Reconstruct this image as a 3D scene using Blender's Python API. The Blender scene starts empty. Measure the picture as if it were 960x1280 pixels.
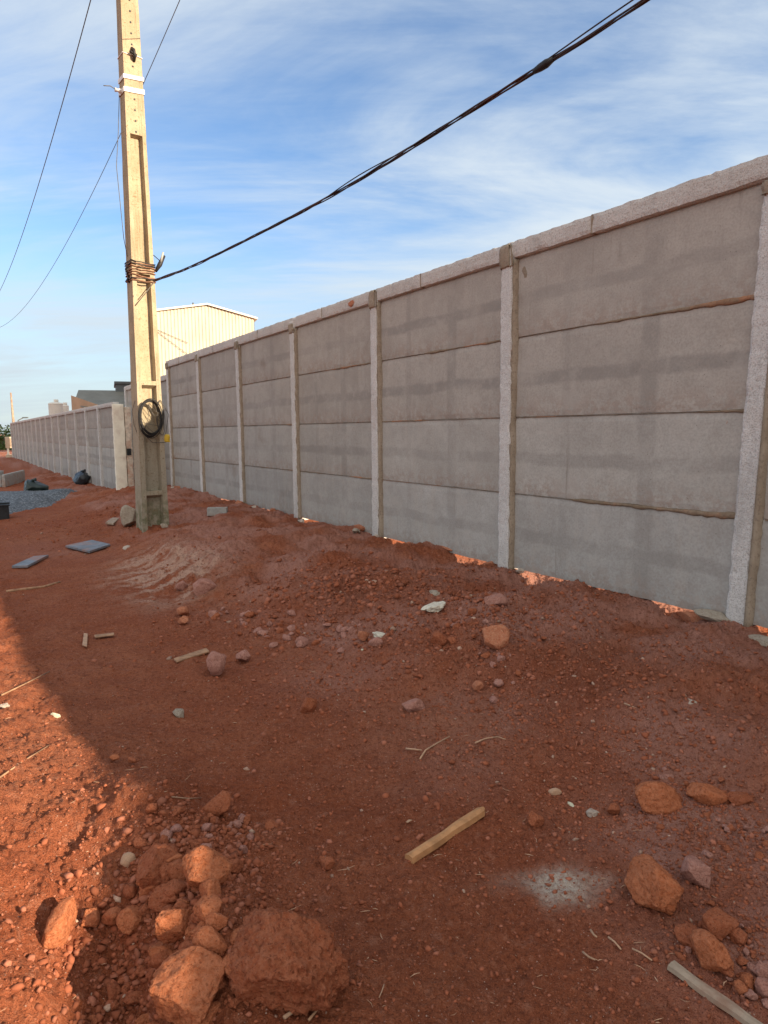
import bpy, bmesh, math, random
import numpy as np
from mathutils import Vector, Matrix

# ------------------------------------------------------------------ camera, sky, sun, exposure
scene = bpy.context.scene
col = scene.collection
F, PITCH, ROLL, YAW = 850.0, 0.1185, -0.0085, 0.5614
CZ = 1.6
cp, sp = math.cos(PITCH), math.sin(PITCH)
cr, sr = math.cos(ROLL), math.sin(ROLL)
RT = np.array([1.0, 0, 0]); UP = np.array([0, sp, cp]); FW = np.array([0, cp, -sp])
CR = cr * RT + sr * UP
CU = -sr * RT + cr * UP
cam = bpy.data.cameras.new('camera')
camo = bpy.data.objects.new('camera', cam); col.objects.link(camo)
camo.matrix_world = Matrix(((CR[0], CU[0], -FW[0], 0), (CR[1], CU[1], -FW[1], 0), (CR[2], CU[2], -FW[2], CZ), (0, 0, 0, 1)))
cam.sensor_fit = 'VERTICAL'; cam.sensor_height = 36.0
cam.lens = F / 1280 * 36
cam.clip_start = 0.05; cam.clip_end = 6000
scene.camera = camo

SUN_AZ = math.radians(-30)      # direction towards the sun, measured from +X
SUN_EL = math.radians(20.1)
world = bpy.data.worlds.new('World'); scene.world = world
world.use_nodes = True
wn, wl = world.node_tree.nodes, world.node_tree.links
wn.clear()
wo = wn.new('ShaderNodeOutputWorld'); bg = wn.new('ShaderNodeBackground')
sky = wn.new('ShaderNodeTexSky'); sky.sky_type = 'NISHITA'; sky.sun_disc = False
sky.sun_elevation = SUN_EL
sky.sun_rotation = math.radians(90) - SUN_AZ
sky.air_density = 1.1; sky.dust_density = 0.6; sky.ozone_density = 2.2; sky.altitude = 600
bg.inputs['Strength'].default_value = 0.15
tc = wn.new('ShaderNodeTexCoord')
sepw = wn.new('ShaderNodeSeparateXYZ'); wl.new(tc.outputs['Generated'], sepw.inputs[0])
def wmath(op, a, b=None, clamp=False):
    m = wn.new('ShaderNodeMath'); m.operation = op; m.use_clamp = clamp
    for i, s in enumerate((a, b)):
        if s is None: continue
        if isinstance(s, (int, float)): m.inputs[i].default_value = s
        else: wl.new(s, m.inputs[i])
    return m.outputs[0]
zz = wmath('ADD', wmath('MAXIMUM', sepw.outputs[2], 0.0), 0.13)
cx = wmath('DIVIDE', sepw.outputs[0], zz); cy = wmath('DIVIDE', sepw.outputs[1], zz)
comb = wn.new('ShaderNodeCombineXYZ'); wl.new(cx, comb.inputs[0]); wl.new(cy, comb.inputs[1])
def wnoise(scale, rot, stretch, detail=8, rough=0.6, dist=0.0, off=(0, 0, 0)):
    mp = wn.new('ShaderNodeMapping'); mp.inputs['Rotation'].default_value = (0, 0, math.radians(rot))
    mp.inputs['Scale'].default_value = (stretch, 1, 1); mp.inputs['Location'].default_value = off
    wl.new(comb.outputs[0], mp.inputs[0])
    n = wn.new('ShaderNodeTexNoise'); n.inputs['Scale'].default_value = scale
    n.inputs['Detail'].default_value = detail; n.inputs['Roughness'].default_value = rough
    n.inputs['Distortion'].default_value = dist
    wl.new(mp.outputs[0], n.inputs['Vector'])
    return n.outputs['Fac']
n1 = wnoise(1.5, 24, 0.42, 9, 0.60, 0.7, (3.1, 0.4, 0))
n2 = wnoise(0.55, 10, 0.7, 3, 0.5, 0.2, (1.7, 5.2, 0))
n3 = wnoise(4.5, 38, 0.28, 8, 0.62, 0.4, (7.7, 1.2, 0))
def wramp(fac, a, b):
    r = wn.new('ShaderNodeMapRange'); r.interpolation_type = 'SMOOTHSTEP'
    r.inputs['From Min'].default_value = a; r.inputs['From Max'].default_value = b
    wl.new(fac, r.inputs['Value']); return r.outputs[0]
rightness = wramp(wmath('SUBTRACT', sepw.outputs[0], wmath('MULTIPLY', sepw.outputs[1], 0.1)), -0.45, 0.6)
cl = wmath('ADD', wmath('MULTIPLY', n1, 0.62), wmath('ADD', wmath('MULTIPLY', n2, 0.30), wmath('MULTIPLY', n3, 0.20)))
cl = wmath('ADD', cl, wmath('MULTIPLY', rightness, 0.10))
cloud = wmath('MULTIPLY', wramp(cl, 0.43, 0.72), 0.92)
mixw = wn.new('ShaderNodeMix'); mixw.data_type = 'RGBA'
wl.new(cloud, mixw.inputs['Factor'])
tintw = wn.new('ShaderNodeMix'); tintw.data_type = 'RGBA'; tintw.blend_type = 'MULTIPLY'; tintw.inputs['Factor'].default_value = 1
wl.new(sky.outputs[0], tintw.inputs['A']); tintw.inputs['B'].default_value = (.56, .63, .71, 1)
wl.new(tintw.outputs['Result'], mixw.inputs['A'])
mixw.inputs['B'].default_value = (2.5, 2.78, 3.0, 1)
mixl = wn.new('ShaderNodeMix'); mixl.data_type = 'RGBA'
wl.new(wmath('MULTIPLY', wramp(sepw.outputs[2], 0.30, -0.02), 0.85), mixl.inputs['Factor'])
wl.new(mixw.outputs['Result'], mixl.inputs['A']); mixl.inputs['B'].default_value = (1.9, 2.2, 2.42, 1)
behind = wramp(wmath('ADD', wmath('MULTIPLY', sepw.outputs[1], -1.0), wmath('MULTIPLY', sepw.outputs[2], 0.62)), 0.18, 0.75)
fill_veil = wn.new('ShaderNodeMix'); fill_veil.data_type = 'RGBA'  # bright cloud bank added behind the camera and overhead, unseen, for fill
wl.new(wmath('MULTIPLY', behind, wramp(n1, 0.15, 0.62)), fill_veil.inputs['Factor'])
wl.new(mixl.outputs['Result'], fill_veil.inputs['A']); fill_veil.inputs['B'].default_value = (3.9, 3.75, 3.55, 1)
wl.new(fill_veil.outputs['Result'], bg.inputs['Color'])
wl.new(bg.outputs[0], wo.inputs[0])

sl = bpy.data.lights.new('sun', 'SUN'); sl.energy = 5.0; sl.angle = math.radians(0.53); sl.color = (1.0, 0.83, 0.60)
so = bpy.data.objects.new('sun', sl); col.objects.link(so)
sdir = Vector((math.cos(SUN_AZ) * math.cos(SUN_EL), math.sin(SUN_AZ) * math.cos(SUN_EL), math.sin(SUN_EL)))
so.rotation_euler = sdir.to_track_quat('Z', 'Y').to_euler()
so.location = (20, -10, 12)

scene.view_settings.view_transform = 'Standard'; scene.view_settings.look = 'None'
scene.view_settings.exposure = 1.05; scene.view_settings.gamma = 1.0
scene.view_settings.use_curve_mapping = False

# ------------------------------------------------------------------ helpers
rng = np.random.default_rng(7)
random.seed(5)
ca, sa = math.cos(YAW), math.sin(YAW)
T = np.array([-sa, ca, 0.0]); N = np.array([ca, sa, 0.0])
D = 4.5                                   # distance of the wall from the photographer
WROT = YAW + math.pi / 2                  # local x runs along the wall, local y towards the street

def W(u, v, z=0.0):
    p = N * (D - v) + T * u
    return Vector((p[0], p[1], z))
def uv_of(x, y):
    return x * T[0] + y * T[1], D - (x * N[0] + y * N[1])

def _hash(ix, iy, iz, seed):
    h = (ix.astype(np.int64) * 374761393 + iy.astype(np.int64) * 668265263 + iz.astype(np.int64) * 2147483647 + seed * 1274126177) & 0xFFFFFFFF
    h = ((h ^ (h >> 13)) * 1274126177) & 0xFFFFFFFF
    h = ((h ^ (h >> 16)) * 2246822519) & 0xFFFFFFFF
    return ((h ^ (h >> 15)) & 0xFFFFFF) / float(0xFFFFFF)
def vnoise(x, y, z=None, seed=0):
    x = np.asarray(x, float); y = np.asarray(y, float)
    if z is None:
        ix, iy = np.floor(x), np.floor(y); fx, fy = x - ix, y - iy
        fx = fx * fx * (3 - 2 * fx); fy = fy * fy * (3 - 2 * fy); iz = np.zeros_like(ix)
        a = _hash(ix, iy, iz, seed); b = _hash(ix + 1, iy, iz, seed); c = _hash(ix, iy + 1, iz, seed); d = _hash(ix + 1, iy + 1, iz, seed)
        return (a + (b - a) * fx) * (1 - fy) + (c + (d - c) * fx) * fy - 0.5
    z = np.asarray(z, float)
    ix, iy, iz = np.floor(x), np.floor(y), np.floor(z); fx, fy, fz = x - ix, y - iy, z - iz
    fx = fx * fx * (3 - 2 * fx); fy = fy * fy * (3 - 2 * fy); fz = fz * fz * (3 - 2 * fz)
    r = 0
    for k in (0, 1):
        a = _hash(ix, iy, iz + k, seed); b = _hash(ix + 1, iy, iz + k, seed); c = _hash(ix, iy + 1, iz + k, seed); d = _hash(ix + 1, iy + 1, iz + k, seed)
        q = (a + (b - a) * fx) * (1 - fy) + (c + (d - c) * fx) * fy
        r = r + q * (fz if k else 1 - fz)
    return r - 0.5
def fbm(x, y, z=None, o=4, seed=0, g=0.5):
    r, a, s = 0, 1.0, 1.0
    for i in range(o):
        r = r + a * vnoise(x * s + 17.3 * i, y * s - 9.1 * i, None if z is None else z * s + 4.7 * i, seed + i)
        a *= g; s *= 2.03
    return r
def sstep(a, b, x):
    t = np.clip((x - a) / (b - a), 0, 1); return t * t * (3 - 2 * t)
def worley(x, y, seed=0):
    ix, iy = np.floor(x), np.floor(y)
    d1 = np.full(np.shape(x), 9.0); d2 = d1.copy(); hv = np.zeros(np.shape(x))
    for i in (-1, 0, 1):
        for j in (-1, 0, 1):
            jx, jy = ix + i, iy + j; zr = np.zeros_like(jx)
            px = jx + _hash(jx, jy, zr, seed); py = jy + _hash(jx, jy, zr + 1, seed)
            d = np.hypot(px - x, py - y); hh = _hash(jx, jy, zr + 2, seed)
            m = d < d1
            d2 = np.where(m, d1, np.minimum(d2, d)); hv = np.where(m, hh, hv); d1 = np.where(m, d, d1)
    return d1, d2, hv

# ---- terrain height
FU = np.array([-40, -5, 0.5, 1.7, 2.8, 3.4, 5.7, 7.1, 9.0, 12.0, 16, 30, 60])
FV = np.array([1.5, 1.5, 1.6, 1.7, 1.95, 2.45, 2.75, 3.0, 2.9, 2.9, 2.6, 2.4, 2.4])
def H(x, y, fine=True):
    x = np.asarray(x, float); y = np.asarray(y, float)
    u, v = uv_of(x, y)
    r = np.hypot(x, y)
    near = 1 - sstep(25, 60, r)
    wob = 0.35 * fbm(u * 0.9, v * 0.9, o=3, seed=11)
    vf = np.interp(u, FU, FV) + wob
    base = 0.292 + 0.07 * fbm(u * 1.3, u * 0 + 3.3, o=3, seed=3)
    for gu, gw, gd in ((4.45, .28, .10), (2.95, .28, .11), (2.2, .22, .08), (7.0, .5, .09), (5.6, .3, .06), (9.3, .5, .05), (12.4, .7, .06)):
        base = base - gd * np.exp(-((u - gu) / gw) ** 2)
    bank = sstep(0, 0.9, (vf - v)) * 0.17 + sstep(0.6, 2.0, (vf - v)) * (base - 0.17)
    bank = np.where(vf < 0.3, 0, bank)
    far = 1 - sstep(16, 24, u)
    bank = bank * (0.45 + 0.55 * far)
    behind = sstep(-0.35, 0.0, v)
    h = bank * behind + (0.24 - 0.04 * far) * (1 - behind) * near
    # crest in front of the wall and mound by the pole
    g = lambda cu, cv, su, sv, a: a * np.exp(-((u - cu) / su) ** 2 - ((v - cv) / sv) ** 2)
    h = h + g(5.2, 1.4, 1.6, .55, .07) + g(8.4, 2.2, 1.6, .5, .06) + g(3.3, 1.3, .7, .4, .05) + g(12.5, 2.6, 1.2, .6, .05) + g(2.3, 1.4, .5, .35, .05) + g(1.2, 1.2, .5, .4, .05)
    h = h - g(4.0, 1.6, .35, .3, .05)
    # loose heap on the street side, its pit and its ruts
    h = h + g(3.0, 4.5, 1.0, .62, .20) + g(4.6, 4.7, 1.1, .75, .10) + g(2.3, 4.9, .8, .35, .06) - g(1.95, 4.22, .38, .18, .19) - g(1.5, 4.35, .3, .2, .10) + g(1.35, 3.75, .3, .25, .03) + g(1.9, 3.93, .28, .16, .15)
    h = h + g(3.3, 5.45, 1.3, .62, .34) + g(1.9, 5.1, .6, .4, .12)
    h = h + g(2.65, 3.93, .34, .2, .13)
    wx = 0.05 * fbm(y * 1.7, x * 0.4, o=2, seed=21) + .03 * fbm(y * 9, x * 3, o=3, seed=22)
    for gx, y0, y1, wd, am in ((-1.19, 2.2, 2.85, .045, .036), (-1.95, 3.0, 3.8, .05, .03)):
        w_ = sstep(y0 - .25, y0 + .1, y) * (1 - sstep(y1 - .3, y1 + .1, y))
        w_ = w_ * np.clip(.35 + 2.2 * fbm(x * 5, y * 5, o=3, seed=int(24 + y0 * 10)), 0, 1.2)
        d = x - gx - wx * 1.5 + .03 * fbm(x * 18, y * 18, o=3, seed=25)
        h = h - am * w_ * np.exp(-(d / wd) ** 2) + am * .55 * w_ * np.exp(-((d - wd * 2.2) / (wd * 1.1)) ** 2)
    # hollow in the right foreground
    h = h - g(1.9, 2.35, .35, .25, .04) + g(1.2, 2.1, .5, .5, .03)
    # roughness
    tilt = np.clip((vf - v) / 0.8, 0, 1)
    smooth_track = np.exp(-((v - 3.55 - 0.1 * np.sin(u * .5)) / .55) ** 2) * sstep(2.2, 4.0, u)
    rough = (0.35 + 0.65 * tilt) * (1 - 0.6 * smooth_track) + 0.45 * sstep(3.9, 4.3, v) * (1 - sstep(5.5, 7, v))
    rough = rough * (0.25 + 0.75 * near)
    h = h + 0.075 * fbm(x * 0.9, y * 0.9, o=2, seed=31) * rough + 0.045 * fbm(x * 3.3, y * 3.3, o=2, seed=41) * rough
    rg = np.abs(fbm(x * 2.1, y * 2.1, o=4, seed=44, g=.58))
    h = h + 0.10 * (.2 - rg) * rough * np.clip(tilt * 1.4, 0, 1) * (1 - sstep(.25, -.1, v) )
    # long drag marks along the track
    h = h + 0.010 * near * smooth_track * fbm(v * 9, u * .7, o=2, seed=43)
    # scraped scarp by the pole foot
    scarp = np.exp(-((u - 7.6) / 1.5) ** 2 - ((v - 2.35) / .55) ** 2)
    h = h + scarp * (0.06 * fbm(u * 1.2 + v * 2.0, (v * 1.0 - u * .9) * 9, o=4, seed=47, g=.6) + .05 * fbm(u * 5, v * 5, o=4, seed=48, g=.6))
    if fine:
        f = rough * near
        h = h + 0.034 * fbm(x * 8, y * 8, o=4, seed=51) * (0.25 + f)
        d1, d2, hv = worley(x * 16 + .3 * fbm(x * 20, y * 20, seed=5), y * 16 + .3 * fbm(x * 20, y * 20, seed=6), 61)
        h = h + np.clip(d2 - d1, 0, .5) * (0.016 + .05 * np.clip(hv - .7, 0, 1)) * f * (hv > .45)
        d1, d2, hv = worley(x * 42, y * 42, 71)
        h = h + np.clip(.5 - d1, 0, 1) * 0.026 * (0.22 + f) * (hv > .45)
        h = h + 0.010 * fbm(x * 60, y * 60, o=2, seed=81) * (0.35 + f)
    return h
def Hs(x, y):
    return float(H(np.array([x]), np.array([y]), False)[0])

def ray(px, py):
    return FW + (px - 480) / F * CR - (py - 640) / F * CU
def at(px, py, z=None):
    """photograph pixel to a point on the ground (or on the level z)"""
    d = ray(px, py)
    if z is not None:
        k = (z - CZ) / d[2]; return Vector((d[0] * k, d[1] * k, z))
    ks = np.linspace(1.2, 60, 6000)
    X, Y, Z = d[0] * ks, d[1] * ks, CZ + d[2] * ks
    hh = H(X, Y, False)
    i = int(np.argmax(Z < hh))
    if i == 0: i = len(ks) - 1
    return Vector((X[i], Y[i], float(hh[i])))
def z_over(P, py):
    """height at which the vertical through P reaches photograph row py"""
    a, b = -5.0, 60.0
    for _ in range(50):
        m = (a + b) / 2; q = np.array([P[0], P[1], m - CZ])
        yy = 640 - F * (q @ CU) / (q @ FW)
        if yy > py: a = m
        else: b = m
    return (a + b) / 2
def on_plan(px, py, A, B):
    """pixel ray met with the vertical plane through A and B"""
    d = ray(px, py); n = np.array([B[1] - A[1], -(B[0] - A[0])])
    k = (n @ np.array([A[0], A[1]])) / (n @ d[:2])
    return Vector((d[0] * k, d[1] * k, CZ + d[2] * k))
def px_size(P, px):
    return px / F * float(np.array([P[0], P[1], P[2] - CZ]) @ FW)

# ---- objects
def tag(o, label=None, cat=None, group=None, kind=None):
    if label: o['label'] = label
    if cat: o['category'] = cat
    if group: o['group'] = group
    if kind: o['kind'] = kind
    return o
def empty(name, loc, rz=0.0, label=None, cat=None, group=None):
    o = bpy.data.objects.new(name, None); o.empty_display_size = 0.2
    o.location = loc; o.rotation_euler = (0, 0, rz); col.objects.link(o)
    return tag(o, label, cat, group)
def link(name, me, mat, parent=None, loc=(0, 0, 0), rot=(0, 0, 0), smooth=True):
    if mat and not me.materials: me.materials.append(mat)
    o = bpy.data.objects.new(name, me); col.objects.link(o)
    o.location = loc; o.rotation_euler = rot
    if parent: o.parent = parent
    return o
def mesh(name, V_, F_, smooth=False):
    me = bpy.data.meshes.new(name); me.from_pydata([tuple(map(float, p)) for p in V_], [], F_)
    me.validate(); me.update()
    if smooth: me.polygons.foreach_set('use_smooth', [True] * len(me.polygons))
    return me
def rough_box(lx, ly, lz, step=0.05, amp=0.003, seed=0, freq=14, round_=0.006, o=3, chip=0.0):
    """box standing on z=0, centred in y, x from 0 to lx; subdivided, worn and uneven"""
    nx, ny, nz = [max(2, int(round(l / step))) for l in (lx, ly, lz)]
    xs, ys, zs = [np.linspace(0, 1, k + 1) for k in (nx, ny, nz)]
    idx = {}; P = []
    def vid(i, j, k):
        key = (i, j, k)
        if key not in idx: idx[key] = len(P); P.append((xs[i] * lx, (ys[j] - .5) * ly, zs[k] * lz))
        return idx[key]
    Fc = []
    for i in range(nx):
        for j in range(ny):
            Fc.append((vid(i, j, 0), vid(i, j + 1, 0), vid(i + 1, j + 1, 0), vid(i + 1, j, 0)))
            Fc.append((vid(i, j, nz), vid(i + 1, j, nz), vid(i + 1, j + 1, nz), vid(i, j + 1, nz)))
    for i in range(nx):
        for k in range(nz):
            Fc.append((vid(i, 0, k), vid(i + 1, 0, k), vid(i + 1, 0, k + 1), vid(i, 0, k + 1)))
            Fc.append((vid(i, ny, k), vid(i, ny, k + 1), vid(i + 1, ny, k + 1), vid(i + 1, ny, k)))
    for j in range(ny):
        for k in range(nz):
            Fc.append((vid(0, j, k), vid(0, j, k + 1), vid(0, j + 1, k + 1), vid(0, j + 1, k)))
            Fc.append((vid(nx, j, k), vid(nx, j + 1, k), vid(nx, j + 1, k + 1), vid(nx, j, k + 1)))
    P = np.array(P)
    c = np.array([lx / 2, 0, lz / 2]); half = np.array([lx, ly, lz]) / 2
    q = (P - c) / half
    on = np.abs(q) > 0.999
    edge = on.sum(1) >= 2
    sgn = np.sign(q) * on
    pull = round_ * (1 + 1.2 * fbm(P[:, 0] * 22, P[:, 1] * 22, P[:, 2] * 22, o=2, seed=seed + 9))
    if chip:
        cn = fbm(P[:, 0] * 7, P[:, 1] * 7, P[:, 2] * 7, o=2, seed=seed + 19)
        pull = pull + chip * np.clip(cn - .25, 0, 1) * 3
    P = P - sgn * (pull * edge)[:, None]
    nrm = sgn / np.maximum(np.linalg.norm(sgn, axis=1), 1)[:, None]
    dd = amp * 2 * fbm(P[:, 0] * freq, P[:, 1] * freq, P[:, 2] * freq, o=o, seed=seed)
    P = P + nrm * dd[:, None]
    return mesh('block', P, Fc, False)
def shade_auto(me, smooth=True):
    me.polygons.foreach_set('use_smooth', [smooth] * len(me.polygons)); return me
def boxes(bs):
    """bs: (x0,x1,y0,y1,z0,z1)"""
    V_, F_ = [], []
    for x0, x1, y0, y1, z0, z1 in bs:
        n = len(V_)
        V_ += [(x0, y0, z0), (x1, y0, z0), (x1, y1, z0), (x0, y1, z0), (x0, y0, z1), (x1, y0, z1), (x1, y1, z1), (x0, y1, z1)]
        F_ += [tuple(n + i for i in f) for f in ((0, 3, 2, 1), (4, 5, 6, 7), (0, 1, 5, 4), (1, 2, 6, 5), (2, 3, 7, 6), (3, 0, 4, 7))]
    return V_, F_
def box_mesh(bs): return mesh('box', *boxes(bs))
def bevel(o, w=0.006, seg=2):
    m = o.modifiers.new('bevel', 'BEVEL'); m.width = w; m.segments = seg; m.limit_method = 'ANGLE'; return o
def tube(pts, rad, seg=8, closed=False):
    pts = [Vector(p) for p in pts]; n = len(pts)
    if not hasattr(rad, '__len__'): rad = [rad] * n
    V_, F_ = [], []
    up = Vector((0.13, 0.21, 0.97)); prev = None
    for i, p in enumerate(pts):
        if closed: d = (pts[(i + 1) % n] - pts[i - 1])
        else: d = pts[min(i + 1, n - 1)] - pts[max(i - 1, 0)]
        d.normalize()
        if prev is None:
            a = d.cross(up)
            if a.length < .05: a = d.cross(Vector((1, 0, 0)))
        else: a = prev - d * prev.dot(d)
        a.normalize(); prev = a; b = d.cross(a)
        for k in range(seg):
            t = 2 * math.pi * k / seg
            V_.append(p + (a * math.cos(t) + b * math.sin(t)) * rad[i])
    m = n if closed else n - 1
    for i in range(m):
        j = (i + 1) % n
        for k in range(seg):
            F_.append((i * seg + k, i * seg + (k + 1) % seg, j * seg + (k + 1) % seg, j * seg + k))
    if not closed:
        F_.append(tuple(range(seg))[::-1]); F_.append(tuple((n - 1) * seg + k for k in range(seg)))
    return V_, F_
def tubes(list_, seg=8):
    V_, F_ = [], []
    for pts, r, *c in list_:
        v, f = tube(pts, r, seg, bool(c and c[0])); n = len(V_)
        V_ += v; F_ += [tuple(n + i for i in q) for q in f]
    return mesh('tube', V_, F_, True)
def rock_mesh(sub, seed, flat=0.75, facets=12, amp=0.10, cut=(0.52, 0.86), crack=0.0, elong=1.0):
    r = np.random.default_rng(seed)
    bm = bmesh.new(); bmesh.ops.create_icosphere(bm, subdivisions=sub, radius=1)
    P = np.array([v.co[:] for v in bm.verts])
    for _ in range(facets + 7):
        n = r.normal(size=3); n /= np.linalg.norm(n); d = r.uniform(*cut)
        s = P @ n - d
        P = P - np.outer(np.clip(s, 0, None), n) * 0.99
    L_ = np.linalg.norm(P, axis=1)[:, None]; nn = P / L_
    so_ = seed * 3.7
    a = amp * .55 * fbm(P[:, 0] * 2.2 + so_, P[:, 1] * 2.2, P[:, 2] * 2.2, o=2, seed=seed) + amp * .45 * fbm(P[:, 0] * 7 + so_, P[:, 1] * 7, P[:, 2] * 7, o=3, seed=seed + 5, g=.6)
    if crack:
        c = np.abs(fbm(P[:, 0] * 3.2, P[:, 1] * 3.2 + so_, P[:, 2] * 3.2, o=2, seed=seed + 8))
        a = a - crack * .8 * np.exp(-(c / .03) ** 2)
        c = np.abs(fbm(P[:, 0] * 8, P[:, 1] * 8 + so_, P[:, 2] * 8, o=2, seed=seed + 9))
        a = a - crack * .35 * np.exp(-(c / .05) ** 2)
        a = a + .035 * (.2 - np.abs(fbm(P[:, 0] * 10, P[:, 1] * 10, P[:, 2] * 10 + so_, o=3, seed=seed + 61, g=.6))) * 2
        a = a + .05 * np.abs(fbm(P[:, 0] * 17, P[:, 1] * 17, P[:, 2] * 17 + so_, o=3, seed=seed + 2, g=.65))
    cell = np.abs(fbm(P[:, 0] * 5, P[:, 1] * 5 + so_, P[:, 2] * 5, o=4, seed=seed + 31, g=.62))
    a = a + amp * .30 * (.22 - cell) + amp * .26 * fbm(P[:, 0] * 19, P[:, 1] * 19 + so_, P[:, 2] * 19, o=3, seed=seed + 37, g=.7)
    P = P + nn * a[:, None]
    P[:, 1] += P[:, 0] * r.uniform(-.25, .25); P[:, 2] += P[:, 0] * r.uniform(-.18, .18)
    P[:, 0] *= elong; P[:, 2] *= flat
    for v, p in zip(bm.verts, P): v.co = p
    me = bpy.data.meshes.new('rock'); bm.to_mesh(me); bm.free()
    return me

# ------------------------------------------------------------------ materials
class M:
    def __init__(s, name, rough=0.9, spec=0.25):
        s.m = bpy.data.materials.new(name); s.m.use_nodes = True
        s.n, s.l = s.m.node_tree.nodes, s.m.node_tree.links
        s.b = s.n['Principled BSDF']; s.b.inputs['Roughness'].default_value = rough
        s.b.inputs['Specular IOR Level'].default_value = spec
        s.tc = s.n.new('ShaderNodeTexCoord'); s.oi = s.n.new('ShaderNodeObjectInfo')
        add = s.n.new('ShaderNodeVectorMath'); add.operation = 'MULTIPLY_ADD'
        c = s.n.new('ShaderNodeCombineXYZ')
        for i in range(3): s.l.new(s.oi.outputs['Random'], c.inputs[i])
        s.l.new(c.outputs[0], add.inputs[0]); add.inputs[1].default_value = (37, 91, 53)
        s.l.new(s.tc.outputs['Object'], add.inputs[2]); s.vec = add.outputs[0]
    def _s(s, sock, v):
        if isinstance(v, (int, float)): sock.default_value = v
        elif isinstance(v, tuple): sock.default_value = v if len(v) == 4 else (*v, 1)
        else: s.l.new(v, sock)
    def map(s, scale=(1, 1, 1), vec=None, rot=(0, 0, 0)):
        m = s.n.new('ShaderNodeMapping'); m.inputs['Scale'].default_value = scale; m.inputs['Rotation'].default_value = rot
        s.l.new(vec or s.vec, m.inputs[0]); return m.outputs[0]
    def noise(s, scale, detail=5, rough=0.6, vec=None, dist=0.0):
        n = s.n.new('ShaderNodeTexNoise'); n.inputs['Scale'].default_value = scale; n.inputs['Detail'].default_value = detail
        n.inputs['Roughness'].default_value = rough; n.inputs['Distortion'].default_value = dist
        s.l.new(vec or s.vec, n.inputs['Vector']); return n.outputs['Fac']
    def voro(s, scale, feature='F1', vec=None, out='Distance'):
        n = s.n.new('ShaderNodeTexVoronoi'); n.feature = feature; n.inputs['Scale'].default_value = scale
        s.l.new(vec or s.vec, n.inputs['Vector']); return n.outputs[out]
    def ramp(s, v, a, b, lo=0.0, hi=1.0):
        r = s.n.new('ShaderNodeMapRange'); r.interpolation_type = 'SMOOTHSTEP'
        r.inputs['From Min'].default_value = a; r.inputs['From Max'].default_value = b
        r.inputs['To Min'].default_value = lo; r.inputs['To Max'].default_value = hi
        s.l.new(v, r.inputs['Value']); return r.outputs[0]
    def math(s, op, a, b=None, c=None):
        m = s.n.new('ShaderNodeMath'); m.operation = op
        for i, q in enumerate((a, b, c)):
            if q is not None: s._s(m.inputs[i], q)
        return m.outputs[0]
    def mix(s, f, a, b, mode='MIX'):
        m = s.n.new('ShaderNodeMix'); m.data_type = 'RGBA'; m.blend_type = mode
        s._s(m.inputs['Factor'], f); s._s(m.inputs['A'], a); s._s(m.inputs['B'], b); return m.outputs['Result']
    def sep(s, vec):
        n = s.n.new('ShaderNodeSeparateXYZ'); s.l.new(vec, n.inputs[0]); return n.outputs
    def attr(s, name, out='Fac'):
        n = s.n.new('ShaderNodeAttribute'); n.attribute_name = name; return n.outputs[out]
    def color(s, v): s._s(s.b.inputs['Base Color'], v); return s
    def bump(s, h, strength=0.5, dist=0.01, prev=None):
        n = s.n.new('ShaderNodeBump'); n.inputs['Strength'].default_value = strength; n.inputs['Distance'].default_value = dist
        s.l.new(h, n.inputs['Height'])
        if prev: s.l.new(prev, n.inputs['Normal'])
        s.l.new(n.outputs[0], s.b.inputs['Normal']); return n.outputs[0]

# soil
g = M('red soil', 0.95, 0.12)
g.vec = g.tc.outputs['Object']
big = g.noise(0.8, 4); mid = g.noise(5, 5); fin = g.noise(42, 5, .7); grain = g.noise(170, 3, .7)
c = g.mix(g.ramp(big, .35, .65), (.300, .084, .036), (.360, .122, .060))
c = g.mix(g.ramp(mid, .35, .7, 0, .55), c, (.235, .066, .032))
c = g.mix(g.attr('pink'), c, (.43, .220, .170))
c = g.mix(g.attr('pale'), c, (.56, .370, .280))
c = g.mix(g.attr('wet'), c, (.195, .054, .024))
c = g.mix(g.ramp(fin, .50, .72, 0, .5), c, (.40, .165, .095))
c = g.mix(g.ramp(fin, .47, .34, 0, .75), c, (.14, .040, .020))
c = g.mix(g.ramp(g.noise(16, 6, .7), .54, .68, 0, .5), c, (.37, .165, .105))
c = g.mix(g.ramp(g.noise(22, 6, .7), .46, .34, 0, .5), c, (.165, .047, .023))
c = g.mix(g.ramp(grain, .33, .47, .75, 0), c, (.12, .034, .018))
c = g.mix(g.ramp(grain, .60, .70, 0, .6), c, (.50, .27, .19))
c = g.mix(g.math('MULTIPLY', g.attr('ash'), g.ramp(g.noise(75, 5, .75), .30, .62, .25, .95)), c, (.60, .52, .43))
spk = g.voro(95); spc = g.voro(95, out='Color')
c = g.mix(g.math('MULTIPLY', g.ramp(spk, .30, .12), g.ramp(g.sep(spc)[0], .93, .95)), c, (.50, .34, .27))
g.color(c)
b1 = g.bump(g.math('ADD', g.math('MULTIPLY', fin, .8), g.math('MULTIPLY', grain, .45)), 1.0, 0.026)
v1 = g.voro(60); g.bump(v1, -0.35, 0.008, b1)
M_SOIL = g.m

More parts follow.
